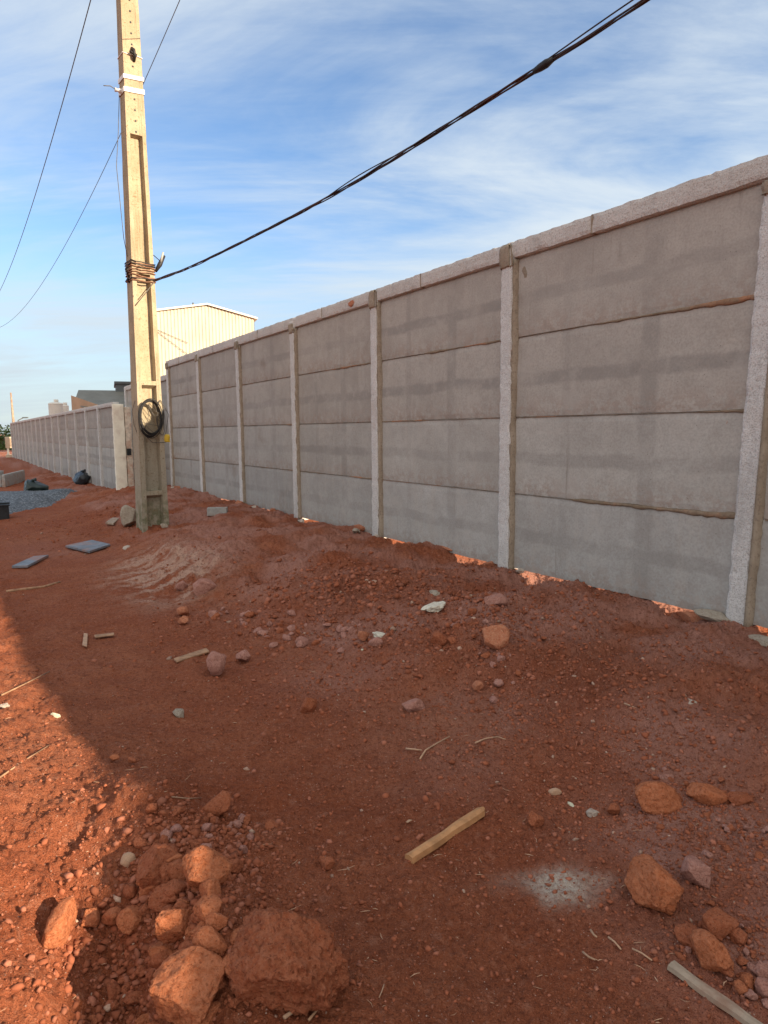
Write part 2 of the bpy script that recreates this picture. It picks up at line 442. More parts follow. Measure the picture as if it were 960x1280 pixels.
def clod_mat(name, a, b_, dark, light):
    g = M(name, 0.95, 0.12)
    c = g.mix(g.ramp(g.noise(7, 5), .35, .65), a, b_)
    pos = g.n.new('ShaderNodeNewGeometry').outputs['Position']
    fin = g.noise(95, 5, .72, pos)
    c = g.mix(g.ramp(g.noise(2.5, 5, .65), .54, .68, 0, .35), c, dark)
    c = g.mix(g.ramp(fin, .34, .48, .75, 0), c, dark)
    c = g.mix(g.ramp(g.noise(210, 3, .6, pos), .58, .70, 0, .7), c, light)
    g.color(c)
    tint = g.mix(g.math('MULTIPLY', g.oi.outputs['Random'], .45), c, g.mix(1.0, c, (.75, .72, .75), 'MULTIPLY'))
    g.color(tint)
    g.bump(g.math('ADD', fin, g.math('MULTIPLY', g.noise(38, 5, .7, pos), 1.4)), 1.0, 0.010)
    return g.m
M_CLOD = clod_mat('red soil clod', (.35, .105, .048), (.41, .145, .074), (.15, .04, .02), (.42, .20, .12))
M_PINK = clod_mat('pinkish stone', (.41, .195, .145), (.49, .255, .20), (.20, .08, .06), (.50, .34, .28))
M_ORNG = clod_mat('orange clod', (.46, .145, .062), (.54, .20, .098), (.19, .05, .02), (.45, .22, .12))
M_PALE = clod_mat('pale stone', (.50, .41, .33), (.58, .49, .40), (.36, .22, .16), (.62, .56, .49))
M_GREYR = clod_mat('grey stone', (.36, .30, .235), (.43, .37, .29), (.20, .13, .09), (.50, .44, .36))
M_BRICK = clod_mat('broken red brick', (.48, .170, .090), (.52, .23, .13), (.32, .10, .05), (.62, .42, .30))

# concrete of the panels
def panel_material(name, L_, H_):
    g = M(name, 0.88, 0.2)
    P = g.sep(g.tc.outputs['Object'])
    n1 = g.noise(1.6, 5, .6); n2 = g.noise(9, 6, .65); n3 = g.noise(60, 4, .65)
    streak = g.noise(1, 5, .6, g.map((9, 9, .7)))
    warp = g.math('MULTIPLY', g.math('SUBTRACT', g.noise(2.2, 3), .5), .10)
    c = g.mix(g.ramp(n1, .3, .7), (.375, .356, .330), (.455, .436, .406))
    c = g.mix(1.0, c, g.oi.outputs['Color'], 'MULTIPLY')
    c = g.mix(g.ramp(n2, .35, .7, 0, .35), c, (.30, .278, .248))
    c = g.mix(g.ramp(streak, .5, .75, 0, .5), c, (.46, .425, .375))
    # damp ghost bands of the casting: across the middle and at two verticals
    zc = g.math('ADD', P[2], warp)
    band = g.ramp(g.math('ABSOLUTE', g.math('SUBTRACT', zc, H_ * .47)), .075, .035)
    xc = g.math('ADD', P[0], g.math('MULTIPLY', warp, .6))
    vb1 = g.ramp(g.math('ABSOLUTE', g.math('SUBTRACT', xc, L_ * .37)), .10, .05)
    vb2 = g.ramp(g.math('ABSOLUTE', g.math('SUBTRACT', xc, L_ * .72)), .06, .03)
    bb = g.math('MAXIMUM', band, g.math('MAXIMUM', g.math('MULTIPLY', vb1, .8), g.math('MULTIPLY', vb2, .5)))
    bb = g.math('MULTIPLY', g.math('MULTIPLY', bb, g.ramp(g.oi.outputs['Random'], 0, 1, .45, 1.1)), g.ramp(g.noise(2.8, 6, .7), .30, .58, .08, .62))
    c = g.mix(bb, c, (.255, .240, .220))
    # stains with their own outline
    st = g.math('MULTIPLY', g.ramp(g.noise(1.1, 6, .62), .60, .72), .45)
    c = g.mix(st, c, (.235, .17, .125))
    foot = g.math('MULTIPLY', g.ramp(P[2], .26, .0), g.ramp(g.noise(14, 5, .7), .40, .60))
    c = g.mix(g.math('MULTIPLY', foot, .5), c, (.30, .205, .155))
    pit = g.math('MULTIPLY', g.ramp(g.voro(26), .12, .05), g.ramp(g.sep(g.voro(26, out='Color'))[0], .70, .73))
    c = g.mix(g.math('MULTIPLY', pit, .7), c, (.12, .10, .09))
    c = g.mix(g.ramp(n3, .35, .7, 0, .35), c, (.22, .20, .18))
    c = g.mix(g.ramp(g.noise(3.5, 7, .72), .52, .66, 0, .5), c, (.43, .40, .36))
    run = g.math('MULTIPLY', g.ramp(g.noise(1, 6, .7, g.map((16, 16, .9))), .58, .72), g.ramp(g.noise(1.7, 3), .45, .65))
    c = g.mix(g.math('MULTIPLY', run, .6), c, (.235, .205, .175))
    g.color(c)
    b = g.bump(g.math('ADD', g.math('MULTIPLY', n2, .7), g.math('MULTIPLY', n3, .35)), .45, .006)
    g.bump(pit, -.6, .004, b)
    return g.m
M_PANEL = panel_material('precast concrete panel', 2.3, .725)
M_PANEL2 = panel_material('precast concrete panel far', 1.9, .5)
def rough_concrete(name, a, b_, pitc, warm=(.42, .33, .27), wamt=.35, foot=.55):
    g = M(name, .93, .2)
    n1 = g.noise(3, 4); n3 = g.noise(55, 5, .7); n4 = g.noise(22, 5, .7)
    c = g.mix(g.ramp(n1, .3, .7), a, b_)
    c = g.mix(g.ramp(g.noise(2.2, 5), .55, .72, 0, wamt), c, warm)
    c = g.mix(g.ramp(g.noise(105, 5, .75), .50, .38, 0, .75), c, pitc)
    c = g.mix(g.ramp(n4, .40, .28, 0, .6), c, pitc)
    c = g.mix(g.ramp(g.noise(1, 5, .7, g.map((7, 7, 1.0))), .52, .70, 0, .45), c, tuple(q * .62 for q in a))
    c = g.mix(g.math('MULTIPLY', g.ramp(g.sep(g.tc.outputs['Object'])[2], .55, .05), foot), c, (.36, .24, .17))
    g.color(c)
    b = g.bump(n3, .9, .008); g.bump(n4, .6, .012, b)
    return g.m
M_POST = rough_concrete('rough cast post concrete', (.58, .565, .54), (.66, .645, .62), (.29, .27, .245))
M_COPE = rough_concrete('coping concrete', (.54, .515, .48), (.61, .585, .55), (.28, .245, .21), foot=0.0, wamt=.2)
g = M('brown mortar', .95, .15)
c = g.mix(g.ramp(g.noise(6, 5), .35, .65), (.20, .148, .100), (.27, .205, .145))
c = g.mix(g.ramp(g.noise(2.2, 4), .52, .64, 0, .75), c, (.42, .20, .11))
c = g.mix(g.ramp(g.noise(50, 4), .5, .35, 0, .5), c, (.15, .11, .08))
g.color(c); g.bump(g.noise(40, 5, .7), .8, .008); M_JOINT = g.m
g = M('grey brown mortar', .95, .15)
c = g.mix(g.ramp(g.noise(6, 5), .35, .65), (.29, .235, .175), (.36, .30, .23))
c = g.mix(g.ramp(g.noise(50, 4), .5, .35, 0, .5), c, (.17, .13, .10))
g.color(c); g.bump(g.noise(40, 5, .7), .8, .008); M_MORTAR = g.m
g = M('pole concrete', .93, .2)
Pz = g.sep(g.tc.outputs['Object'])[2]
c = g.mix(g.ramp(g.noise(2.5, 5), .35, .65), (.345, .275, .180), (.43, .35, .24))
c = g.mix(g.math('MULTIPLY', g.ramp(Pz, 2.6, .5), g.ramp(g.noise(3, 5), .2, .6, .5, 1)), c, (.33, .30, .235))
c = g.mix(g.math('MULTIPLY', g.ramp(Pz, .75, .05), g.ramp(g.noise(9, 5), .40, .60, .1, .8)), c, (.115, .125, .060))
c = g.mix(g.ramp(g.noise(1, 5, .7, g.map((22, 22, 1.0))), .50, .70, 0, .65), c, (.22, .17, .11))
c = g.mix(g.ramp(g.noise(4, 6, .7), .55, .68, 0, .5), c, (.27, .215, .15))
c = g.mix(g.ramp(g.noise(38, 5, .75), .46, .34, 0, .85), c, (.20, .14, .075))
c = g.mix(g.ramp(g.noise(70, 4, .7), .58, .7, 0, .5), c, (.56, .47, .33))
g.color(c); g.bump(g.noise(45, 5, .7), .8, .008); M_POLE = g.m

def simple(name, colr, rough=.7, var=.2, scale=8, metal=0.0, bump=0.3, spec=.3, dirt=None):
    g = M(name, rough, spec); g.b.inputs['Metallic'].default_value = metal
    dk = tuple(x * (1 - var) for x in colr); lt = tuple(min(.9, x * (1 + var)) for x in colr)
    n = g.noise(scale, 5, .65)
    c = g.mix(g.ramp(n, .3, .7), dk, lt)
    if dirt: c = g.mix(g.ramp(g.noise(scale * .4, 5, .65), .48, .68, 0, .75), c, dirt)
    g.color(c)
    if bump: g.bump(g.noise(scale * 6, 4, .7), bump, .004)
    return g.m
M_BLACK = simple('black cable sheath', (.022, .021, .022), .55, .3, 20)
M_CABLE = simple('bundled overhead cable', (.040, .026, .024), .6, .5, 5, dirt=(.10, .045, .035))
M_RUST = simple('rusty tie wire', (.23, .115, .07), .8, .35, 30, dirt=(.11, .05, .03))
M_WIREG = simple('weathered wire', (.10, .09, .08), .6, .3, 20)
M_WHITEST = simple('white strap', (.72, .70, .66), .6, .12, 20)
M_YELLOW = simple('yellow plastic', (.62, .42, .04), .45, .15, 20)
M_STICK = simple('yellow brown wood', (.44, .225, .10), .8, .25, 12, dirt=(.28, .13, .06))
M_GREYWOOD = simple('grey weathered wood', (.34, .265, .195), .85, .2, 14, dirt=(.24, .13, .085))
M_TWIG = simple('dry twig', (.33, .19, .11), .85, .3, 18)
M_STRAW = simple('pale straw', (.42, .26, .165), .8, .25, 18)
M_SLATE = simple('blue grey slab', (.17, .185, .21), .6, .3, 9, dirt=(.30, .15, .10))
M_BAG = simple('dark green plastic bag', (.018, .030, .026), .38, .4, 9, bump=.6, spec=.5)
M_BAG2 = simple('black plastic bag', (.012, .016, .020), .38, .4, 9, bump=.6, spec=.5)
M_BLOCK = simple('grey cement block', (.36, .36, .34), .9, .15, 14, dirt=(.36, .24, .18))
M_PAPER = simple('crumpled pale paper', (.60, .57, .47), .85, .15, 18, dirt=(.44, .33, .24))
M_LEAF = simple('pale dry leaf', (.56, .53, .38), .75, .2, 25)
M_WPAINT = simple('white paint pillar', (.84, .80, .66), .75, .05, 5, dirt=(.60, .50, .40))
M_ROUGHW = simple('whitewashed rough render', (.60, .52, .42), .9, .2, 12, dirt=(.46, .26, .18))
M_CREAM = simple('cream render', (.66, .56, .42), .85, .1, 2, dirt=(.55, .40, .28))
M_ROOF = simple('grey metal roof', (.20, .205, .185), .6, .12, 1.2)
M_ROOFD = simple('dark blue grey sheet', (.13, .15, .16), .6, .15, 1.2)
M_TAN = simple('tan gable', (.40, .29, .20), .85, .1, 1)
M_TANK = simple('white tank', (.74, .70, .62), .6, .06, 1)
M_DARKBOX = simple('dark box', (.020, .022, .024), .6, .3, 9)
M_BARK = simple('bark', (.16, .12, .085), .9, .3, 8)
g = M('cream corrugated cladding', .6, .3)
c = g.mix(g.ramp(g.noise(.35, 4), .35, .65), (.47, .435, .345), (.53, .495, .405))
c = g.mix(g.ramp(g.noise(1, 5, .65, g.map((1.6, 1.6, .07))), .50, .72, 0, .6), c, (.46, .37, .24))
c = g.mix(g.ramp(g.noise(1, 5, .65, g.map((5, 5, .12))), .55, .75, 0, .4), c, (.52, .46, .38))
g.color(c); M_CLAD = g.m
g = M('blue grey gravel', .8, .3); g.vec = g.tc.outputs['Object']
vc = g.voro(24, out='Color')
c = g.mix(g.sep(vc)[0], (.085, .10, .12), (.26, .285, .31)); c = g.mix(g.ramp(g.voro(24), .3, .6, 0, .7), c, (.05, .055, .06))
g.color(c); g.bump(g.voro(24), -1, .03); M_GRAVEL = g.m
g = M('leaves', .6, .25)
c = g.mix(g.ramp(g.noise(1.5, 4), .35, .65), (.045, .085, .020), (.115, .150, .040))
g.color(c); M_FOL = g.m

# ------------------------------------------------------------------ ground: one sheet to the horizon
def build_ground():
    front = np.radians(np.linspace(90 - 40, 90 + 44, 1000))
    rest = np.radians(np.linspace(90 + 44, 360 + 50, 130))[1:-1]
    az = np.concatenate([front, rest])
    rr = np.concatenate([np.linspace(.15, 1.25, 14)[:-1], np.exp(np.linspace(np.log(1.25), np.log(30), 760)), np.exp(np.linspace(np.log(30), np.log(3500), 60))[1:]])
    A, R_ = np.meshgrid(az, rr)
    X = R_ * np.cos(A); Y = R_ * np.sin(A)
    Xf, Yf = X.ravel(), Y.ravel()
    Z = H(Xf, Yf)
    nr, na = X.shape
    P = np.empty((nr * na + 1, 3)); P[:-1, 0] = Xf; P[:-1, 1] = Yf; P[:-1, 2] = Z
    P[-1] = (0, 0, Z[:na].mean())
    i = np.arange(nr - 1)[:, None] * na; j = np.arange(na)[None, :]; j2 = (j + 1) % na
    quads = np.stack([i + j, i + na + j, i + na + j2, i + j2], -1).reshape(-1, 4)
    tris = np.stack([np.full(na, nr * na), np.arange(na), (np.arange(na) + 1) % na], -1)
    me = bpy.data.meshes.new('ground')
    me.vertices.add(len(P)); me.vertices.foreach_set('co', P.ravel())
    nl = quads.size + tris.size
    me.loops.add(nl); me.loops.foreach_set('vertex_index', np.concatenate([quads.ravel(), tris.ravel()]).astype(np.int32))
    npoly = len(quads) + len(tris); me.polygons.add(npoly)
    ls = np.concatenate([np.arange(len(quads)) * 4, quads.size + np.arange(len(tris)) * 3]).astype(np.int32)
    me.polygons.foreach_set('loop_start', ls)
    me.polygons.foreach_set('use_smooth', np.ones(npoly, bool))
    me.update(calc_edges=True); me.validate()
    x, y = P[:, 0], P[:, 1]; u, v = uv_of(x, y)
    n_ = fbm(x * 2.2, y * 2.2, o=4, seed=91); n2_ = fbm(x * 6, y * 6, o=3, seed=93)
    vf = np.interp(u, FU, FV)
    G = lambda cx_, cy_, s1, s2=None, an=0.0: np.exp(-((((x - cx_) * math.cos(an) + (y - cy_) * math.sin(an)) / s1) ** 2 + ((-(x - cx_) * math.sin(an) + (y - cy_) * math.cos(an)) / (s2 or s1)) ** 2))
    # pale scraped scarp below the pole
    q = at(205, 715)
    stri = fbm((x + y) * 1.5, (y - x) * 7, o=4, seed=97, g=.7) + .6 * fbm(x * 14, y * 14, o=3, seed=98, g=.7)
    pale = np.clip(G(q.x, q.y, 1.0, .42, 2.05) * (1.05 + 2.6 * stri + 1.6 * n2_) , 0, .85)
    q = at(540, 905); pale = np.maximum(pale, .12 * G(q.x, q.y, .5) * (1 + n2_))
    pink = np.clip(sstep(.2, -.6, v - vf) * sstep(.3, -.15, v - 2.3) * (.42 + 1.3 * n_), 0, .75)
    for a, b, s, k in ((900, 1060, .45, .8), (850, 900, .55, .6), (640, 880, .45, .55), (450, 830, .5, .5), (350, 760, .6, .4), (60, 690, 1.0, .2), (940, 1180, .3, .8), (560, 960, .3, .3)):
        q = at(a, b); pink = np.maximum(pink, np.clip(k * G(q.x, q.y, s) * (1 + 1.4 * n_ + .8 * n2_), 0, .8))
    wet = np.zeros_like(x)
    for a, b, s, k in ((720, 850, .45, .75), (450, 735, .55, .7), (620, 860, .2, .5), (300, 1240, .3, .5), (540, 1180, .5, .4), (840, 1150, .2, .5), (430, 1000, .5, .3)):
        q = at(a, b); wet = np.maximum(wet, np.clip(k * G(q.x, q.y, s) * (1 + 1.2 * n_), 0, .85))
    q = at(700, 1103); d_ = 1.0
    jx = .09 * fbm(x * 7, y * 7, o=4, seed=55); x0_, y0_ = x, y; x = x + jx; y = y + .7 * jx
    ash = np.clip(1.15 * G(q.x, q.y, .165, .062, .06) + .35 * G(q.x + .02, q.y - .07, .12, .05) + .5 * n2_ * G(q.x, q.y, .2, .1), 0, 1)
    x, y = x0_, y0_
    for nm, arr in (('pale', pale), ('pink', pink), ('wet', wet), ('ash', ash)):
        at_ = me.attributes.new(nm, 'FLOAT', 'POINT'); at_.data.foreach_set('value', arr.astype(np.float32))
    o = link('ground', me, M_SOIL); tag(o, kind='structure')
    o['label'] = 'rough red earth with ruts and banks running along the wall'
    return o
build_ground()

# gravel spread
def build_gravel():
    pts = [at(a, b) for a, b in ((-60, 620), (0, 614), (45, 613), (88, 617), (70, 627), (30, 638), (0, 646), (-60, 662))]
    cx_ = sum(p.x for p in pts) / 8; cy_ = sum(p.y for p in pts) / 8
    ang = np.array([math.atan2(p.y - cy_, p.x - cx_) for p in pts]); rad = np.array([math.hypot(p.x - cx_, p.y - cy_) for p in pts])
    o_ = np.argsort(ang); ang, rad = ang[o_], rad[o_]
    nA, nR = 220, 90
    th = np.linspace(-math.pi, math.pi, nA, endpoint=False)
    re = np.interp(th, np.concatenate([ang - 2 * math.pi, ang, ang + 2 * math.pi]), np.tile(rad, 3)) * (1 + .12 * fbm(np.cos(th) * 3, np.sin(th) * 3, o=3, seed=3))
    t = np.linspace(0.0, 1, nR)
    X = cx_ + np.outer(t, re * np.cos(th)); Y = cy_ + np.outer(t, re * np.sin(th))
    hz = .16 * (1 - t ** 2.5)[:, None] * (1 + .5 * fbm(X * 1.2, Y * 1.2, o=3, seed=8)) - .03
    d1, d2, hv = worley(X.ravel() * 9, Y.ravel() * 9, 5)
    Z = H(X.ravel(), Y.ravel(), False) + hz.ravel() + .035 * (0.5 - d1.clip(0, .5))
    P = np.stack([X.ravel(), Y.ravel(), Z], 1)
    Fc = [(i * nA + j, i * nA + (j + 1) % nA, (i + 1) * nA + (j + 1) % nA, (i + 1) * nA + j) for i in range(nR - 1) for j in range(nA)]
    o = link('gravel', mesh('gravel', P, Fc, True), M_GRAVEL)
    tag(o, 'flat heap of blue grey gravel spread on the red earth at the left', 'gravel', kind='stuff')
build_gravel()

# ------------------------------------------------------------------ precast walls
post_var = [shade_auto(rough_box(.152, .20, 3.35, .026, .0035, 100 + i, 16, .006, chip=.014), False) for i in range(4)]
post_low = rough_box(.14, .18, 2.6, .05, .003, 140, 12, .006)
panel_var = [rough_box(2.30, .045, .717, .05, .0018, 200 + i, 5, .004, chip=.006) for i in range(4)]
for m_ in panel_var:
    for v in m_.vertices:
        if v.co.z > .70 and abs(v.co.y) < .008 and .03 < v.co.x < 2.27: v.co.z += .022
panel_low = [rough_box(1.92, .045, .502, .07, .0015, 220 + i, 5, .004) for i in range(2)]
cope_var = [rough_box(2.365, .17, .130, .035, .0018, 240 + i, 12, .006, chip=.007) for i in range(3)]
cope_low = [rough_box(1.985, .17, .11, .06, .003, 250 + i, 12, .008) for i in range(2)]
for m_ in post_var + cope_var + panel_var + [post_low] + panel_low + cope_low: shade_auto(m_, False)

def smear(x0, x1, z, seed, hmax=.035, lo=.004, bias=0.0, out=.0035):
    """uneven line of mortar squeezed out of a joint, local wall frame, on the panel face y=0"""
    n = 90; xs = np.linspace(x0, x1, n)
    t = (xs - x0) / (x1 - x0)
    w = lo + hmax * np.clip(fbm(xs * 1.6, xs * 0 + seed * 7.1, o=2, seed=seed) + .18 + bias * (t - .5), 0, 1) ** 1.2
    ragged = .4 * fbm(xs * 22, xs * 0 + seed, o=2, seed=seed + 3)
    up = z + w * (.5 + .35 * ragged); dn = z - w * (.5 + .35 * fbm(xs * 18, xs * 0, o=2, seed=seed + 5))
    V_, F_ = [], []
    for i in range(n):
        th = out + min(.005, w[i] * .15)
        V_ += [(xs[i], -.006, up[i]), (xs[i], th, up[i] - w[i] * .2), (xs[i], th, dn[i] + w[i] * .2), (xs[i], -.006, dn[i])]
    for i in range(n - 1):
        a = i * 4
        for k in range(4): F_.append((a + k, a + (k + 1) % 4, a + 4 + (k + 1) % 4, a + 4 + k))
    F_ += [(3, 2, 1, 0), tuple((n - 1) * 4 + k for k in range(4))]
    return mesh('smear', V_, F_, True)
def fillet(z0, z1, wd, seed):
    n = 80; zs = np.linspace(z0, z1, n); V_, F_ = [], []
    w = wd * (1 + .6 * fbm(zs * 2.5, zs * 0 + seed, o=3, seed=seed)) + .01 * fbm(zs * 20, zs * 0, o=2, seed=seed + 1)
    for i in range(n):
        V_ += [(.01, -.01, zs[i]), (.01, .052, zs[i]), (-.008 - w[i] * .25, .030, zs[i]), (-w[i], .004, zs[i]), (-w[i], -.01, zs[i])]
    for i in range(n - 1):
        a = i * 5
        for k in range(5): F_.append((a + k, a + (k + 1) % 5, a + 5 + (k + 1) % 5, a + 5 + k))
    F_ += [(4, 3, 2, 1, 0), tuple((n - 1) * 5 + k for k in range(5))]
    return mesh('fillet', V_, F_, True)
def cap_mesh(seed):
    me = rough_box(.166, .052, .225, .018, .007, seed, 14, .022)
    for v in me.vertices:
        t = v.co.z / .225
        v.co.x = .083 + (v.co.x - .083) * (1 - .22 * t ** 6) * (.93 + .1 * t)
        if t < .3: v.co.y *= .6 + 1.3 * t
    shade_auto(me); return me
caps = [cap_mesh(300 + i) for i in range(3)]

def tints(row, r):
    if row == 0: c = (1.0, 1.03, 1.04)
    elif row == 1: c = (1.02, 1.03, 1.01)
    elif row == 2: c = (.98, .955, .915)
    else: c = (.98, .95, .905)
    k = r.uniform(.90, 1.09)
    return (c[0] * k, c[1] * k, c[2] * k, 1)

# tall wall
S0, LB, PW = 2.448, 2.3787, .152
ZT = 3.315
rw = random.Random(3)
tall = empty('concrete_wall', W(S0 - 9 * LB, 0, .2), WROT, 'tall grey precast concrete wall of four panel rows with pale rough posts, running from the right edge to behind the pole', 'wall')
base_u = S0 - 9 * LB
def tl(u, v, z): return (u - base_u, v, z - .2)
hand_smear = {(0, 0): None}
for k in range(-9, 7):
    s = S0 + k * LB
    pz = float(H(*[np.array([q]) for q in W(s + .07, .03)[:2]], False)[0]) - .25
    if k > 6: continue
    ph = 3.262 - (0 if k != 6 else -.03)
    o = link('post', post_var[k % 4], M_POST, tall, tl(s, -.04, ph - 3.35))
    if k == 0: o.rotation_euler = (0, math.radians(-2.1), 0); o.location.x += .065; o.location.y -= .018; o.location.z -= .105
    if k == 0: o['label'] = 'wide speckled post close to the right edge'
    cpo = link('mortar_cap', caps[k % 3], M_MORTAR, o, (-.007, .094, 3.165 if k else 3.25)); cpo.rotation_euler = (0, (k % 2) * .06, 0)
    if k == 0: cpo.scale = (1, .8, .42)
    if k > 2: cpo.scale = (1, .8, .7)
    if k >= -2:
        fo = link('mortar_fillet', fillet(.25 - .2, 3.150 - .2, rw.uniform(.018, .036), 40 + k), M_MORTAR, tall, tl(s, 0, .2))
        if k == 0: fo.rotation_euler = (0, math.radians(-2.1), 0); fo.location.x += .050
for k in range(-9, 6):
    s = S0 + k * LB + .11
    for row, (z0, z1) in enumerate(((.27, .992), (.998, 1.712), (1.718, 2.447), (2.453, 3.145))):
        o = link('panel', panel_var[(k * 3 + row * 5) % 4], M_PANEL, tall, tl(s, -.0225, z0))
        o.scale = (1, 1, (z1 - z0) / .717)
        if k == 0: o.location.x -= .075; o.scale.x = 1.033
        if k == -1: o.scale.x = 1.028
        o.color = tints(row, rw)
        if row and k >= -1:
            hm, bi = rw.choice([(.02, 0), (.03, .4), (.012, 0), (.045, -.3)]), 0
            hm, bi = hm if isinstance(hm, tuple) else (hm, 0)
            if k == 0 and row == 3: hm, bi = .06, -1.1
            if k == 0 and row == 1: hm, bi = .065, -1.1
            if k == 0 and row == 2: hm, bi = .03, -.6
            if k == 1 and row == 3: hm, bi = .06, -.6
            if k == 1 and row == 2: hm, bi = .05, .1
            if k == 2 and row in (2, 3): hm, bi = .05, -.3
            if k == 3 and row == 2: hm, bi = .05, .1
            link('mortar_joint', smear(.0, LB - .11 - .02, 0, 60 + k * 5 + row, hm, .004, bi), M_JOINT, tall, tl(s, 0, z0 - .003))
# coping lengths, seams between the posts
xs = S0 - 9 * LB - .1
seams = [S0 - 9 * LB - .1] + [S0 + k * LB + .62 * LB for k in range(-9, 6)] + [S0 + 6 * LB + .17]
for i in range(len(seams) - 1):
    L_ = seams[i + 1] - seams[i] - .008
    o = link('coping', cope_var[i % 3], M_COPE, tall, tl(seams[i], -.04, 3.160)); o.scale = (L_ / 2.365, 1, .155 / .130)
    if i > 8 and i < len(seams) - 2:
        link('mortar_joint', box_mesh([(-.010, .010, -.121, .041, .002, .149)]), M_MORTAR, tall, tl(seams[i + 1] - .004, 0, 3.161))
# broken red patch on the coping
cp_ = link('brick_patch', rock_mesh(3, 77, .9, 8, .25), M_BRICK, tall, tl(S0 + 2 * LB + .62, .045, 3.235)); cp_.scale = (.10, .012, .055)
cp_['label'] = 'red clay patch where the coping edge is broken'
rk = link('stain_patch', rock_mesh(3, 78, .9, 6, .3), M_BRICK, tall, tl(S0 + .28, .0, 1.62)); rk.scale = (.006, .0025, .06)
mp_ = link('mortar_patch', rock_mesh(3, 79, .9, 6, .4), M_MORTAR, tall, tl(S0 + LB - .10, .0, 3.03)); mp_.scale = (.04, .006, .075)

# lower continuation behind the pole
low = empty('concrete_wall', W(S0 + 6 * LB + PW, 0, .1), WROT, 'lower stretch of grey precast wall seen between the pole and the white pillar', 'wall')
u0 = S0 + 6 * LB + PW
for k in range(2):
    for row in range(4):
        z0 = -.05 + row * .729
        o = link('panel', panel_var[(k + row) % 4], M_PANEL, low, (k * LB + .02, -.0225, z0 - .1)); o.scale = ((2.30 if k else 2.28) / 2.3, 1, .723 / .717)
        o.color = tints(row, rw)
    link('post', post_var[k], M_POST, low, (k * LB + LB - .11, -.04, 2.93 - 3.35 - .1 + .05))
    o = link('coping', cope_var[k], M_COPE, low, (k * LB + .02, -.04, 2.869 - .1))

# long street wall further off
V2, U2 = 1.2, 17.15
zb2 = Hs(*W(U2, V2)[:2]) - .05
ztop2 = z_over(W(U2, V2), 502)
farw = empty('concrete_wall', W(U2, V2, 0), WROT, 'long low precast wall receding to the horizon left of the pole, ending in a white pillar', 'wall')
for k in range(18):
    x0 = .12 + k * 2.0
    if k: link('post', post_low, M_POST, farw, (x0 - .07, -.03, ztop2 - .06 - 2.6))
    if k == 17: break
    for row in range(4):
        o = link('panel', panel_low[(k + row) % 2], M_PANEL2, farw, (x0 + .03, -.0225, ztop2 - .11 - .5 * (4 - row) - (.0 if row else .35)))
        if row == 0: o.scale = (1, 1, 1.7)
        o.color = tints(row, rw)
    if k == 0:
        pass
    o = link('coping', cope_low[k % 2], M_COPE, farw, (x0, -.03, ztop2 - .11))
pil = link('end_pillar', rough_box(.13, .26, 2.6, .06, .003, 401, 9, .008), M_WPAINT, farw, (-.02, -.06, ztop2 - .05 - 2.6)); pil['label'] = 'white painted end pillar'
pr = link('rendered_pier', rough_box(.12, .16, 2.5, .05, .006, 402, 9, .01), M_ROUGHW, farw, (.0, -.275, ztop2 - .12 - 2.5))
mb = link('meter_box', box_mesh([(-.035, .0, -.05, .05, 0, .16)]), M_DARKBOX, pr, (0, .02, 1.35)); bevel(mb, .006)

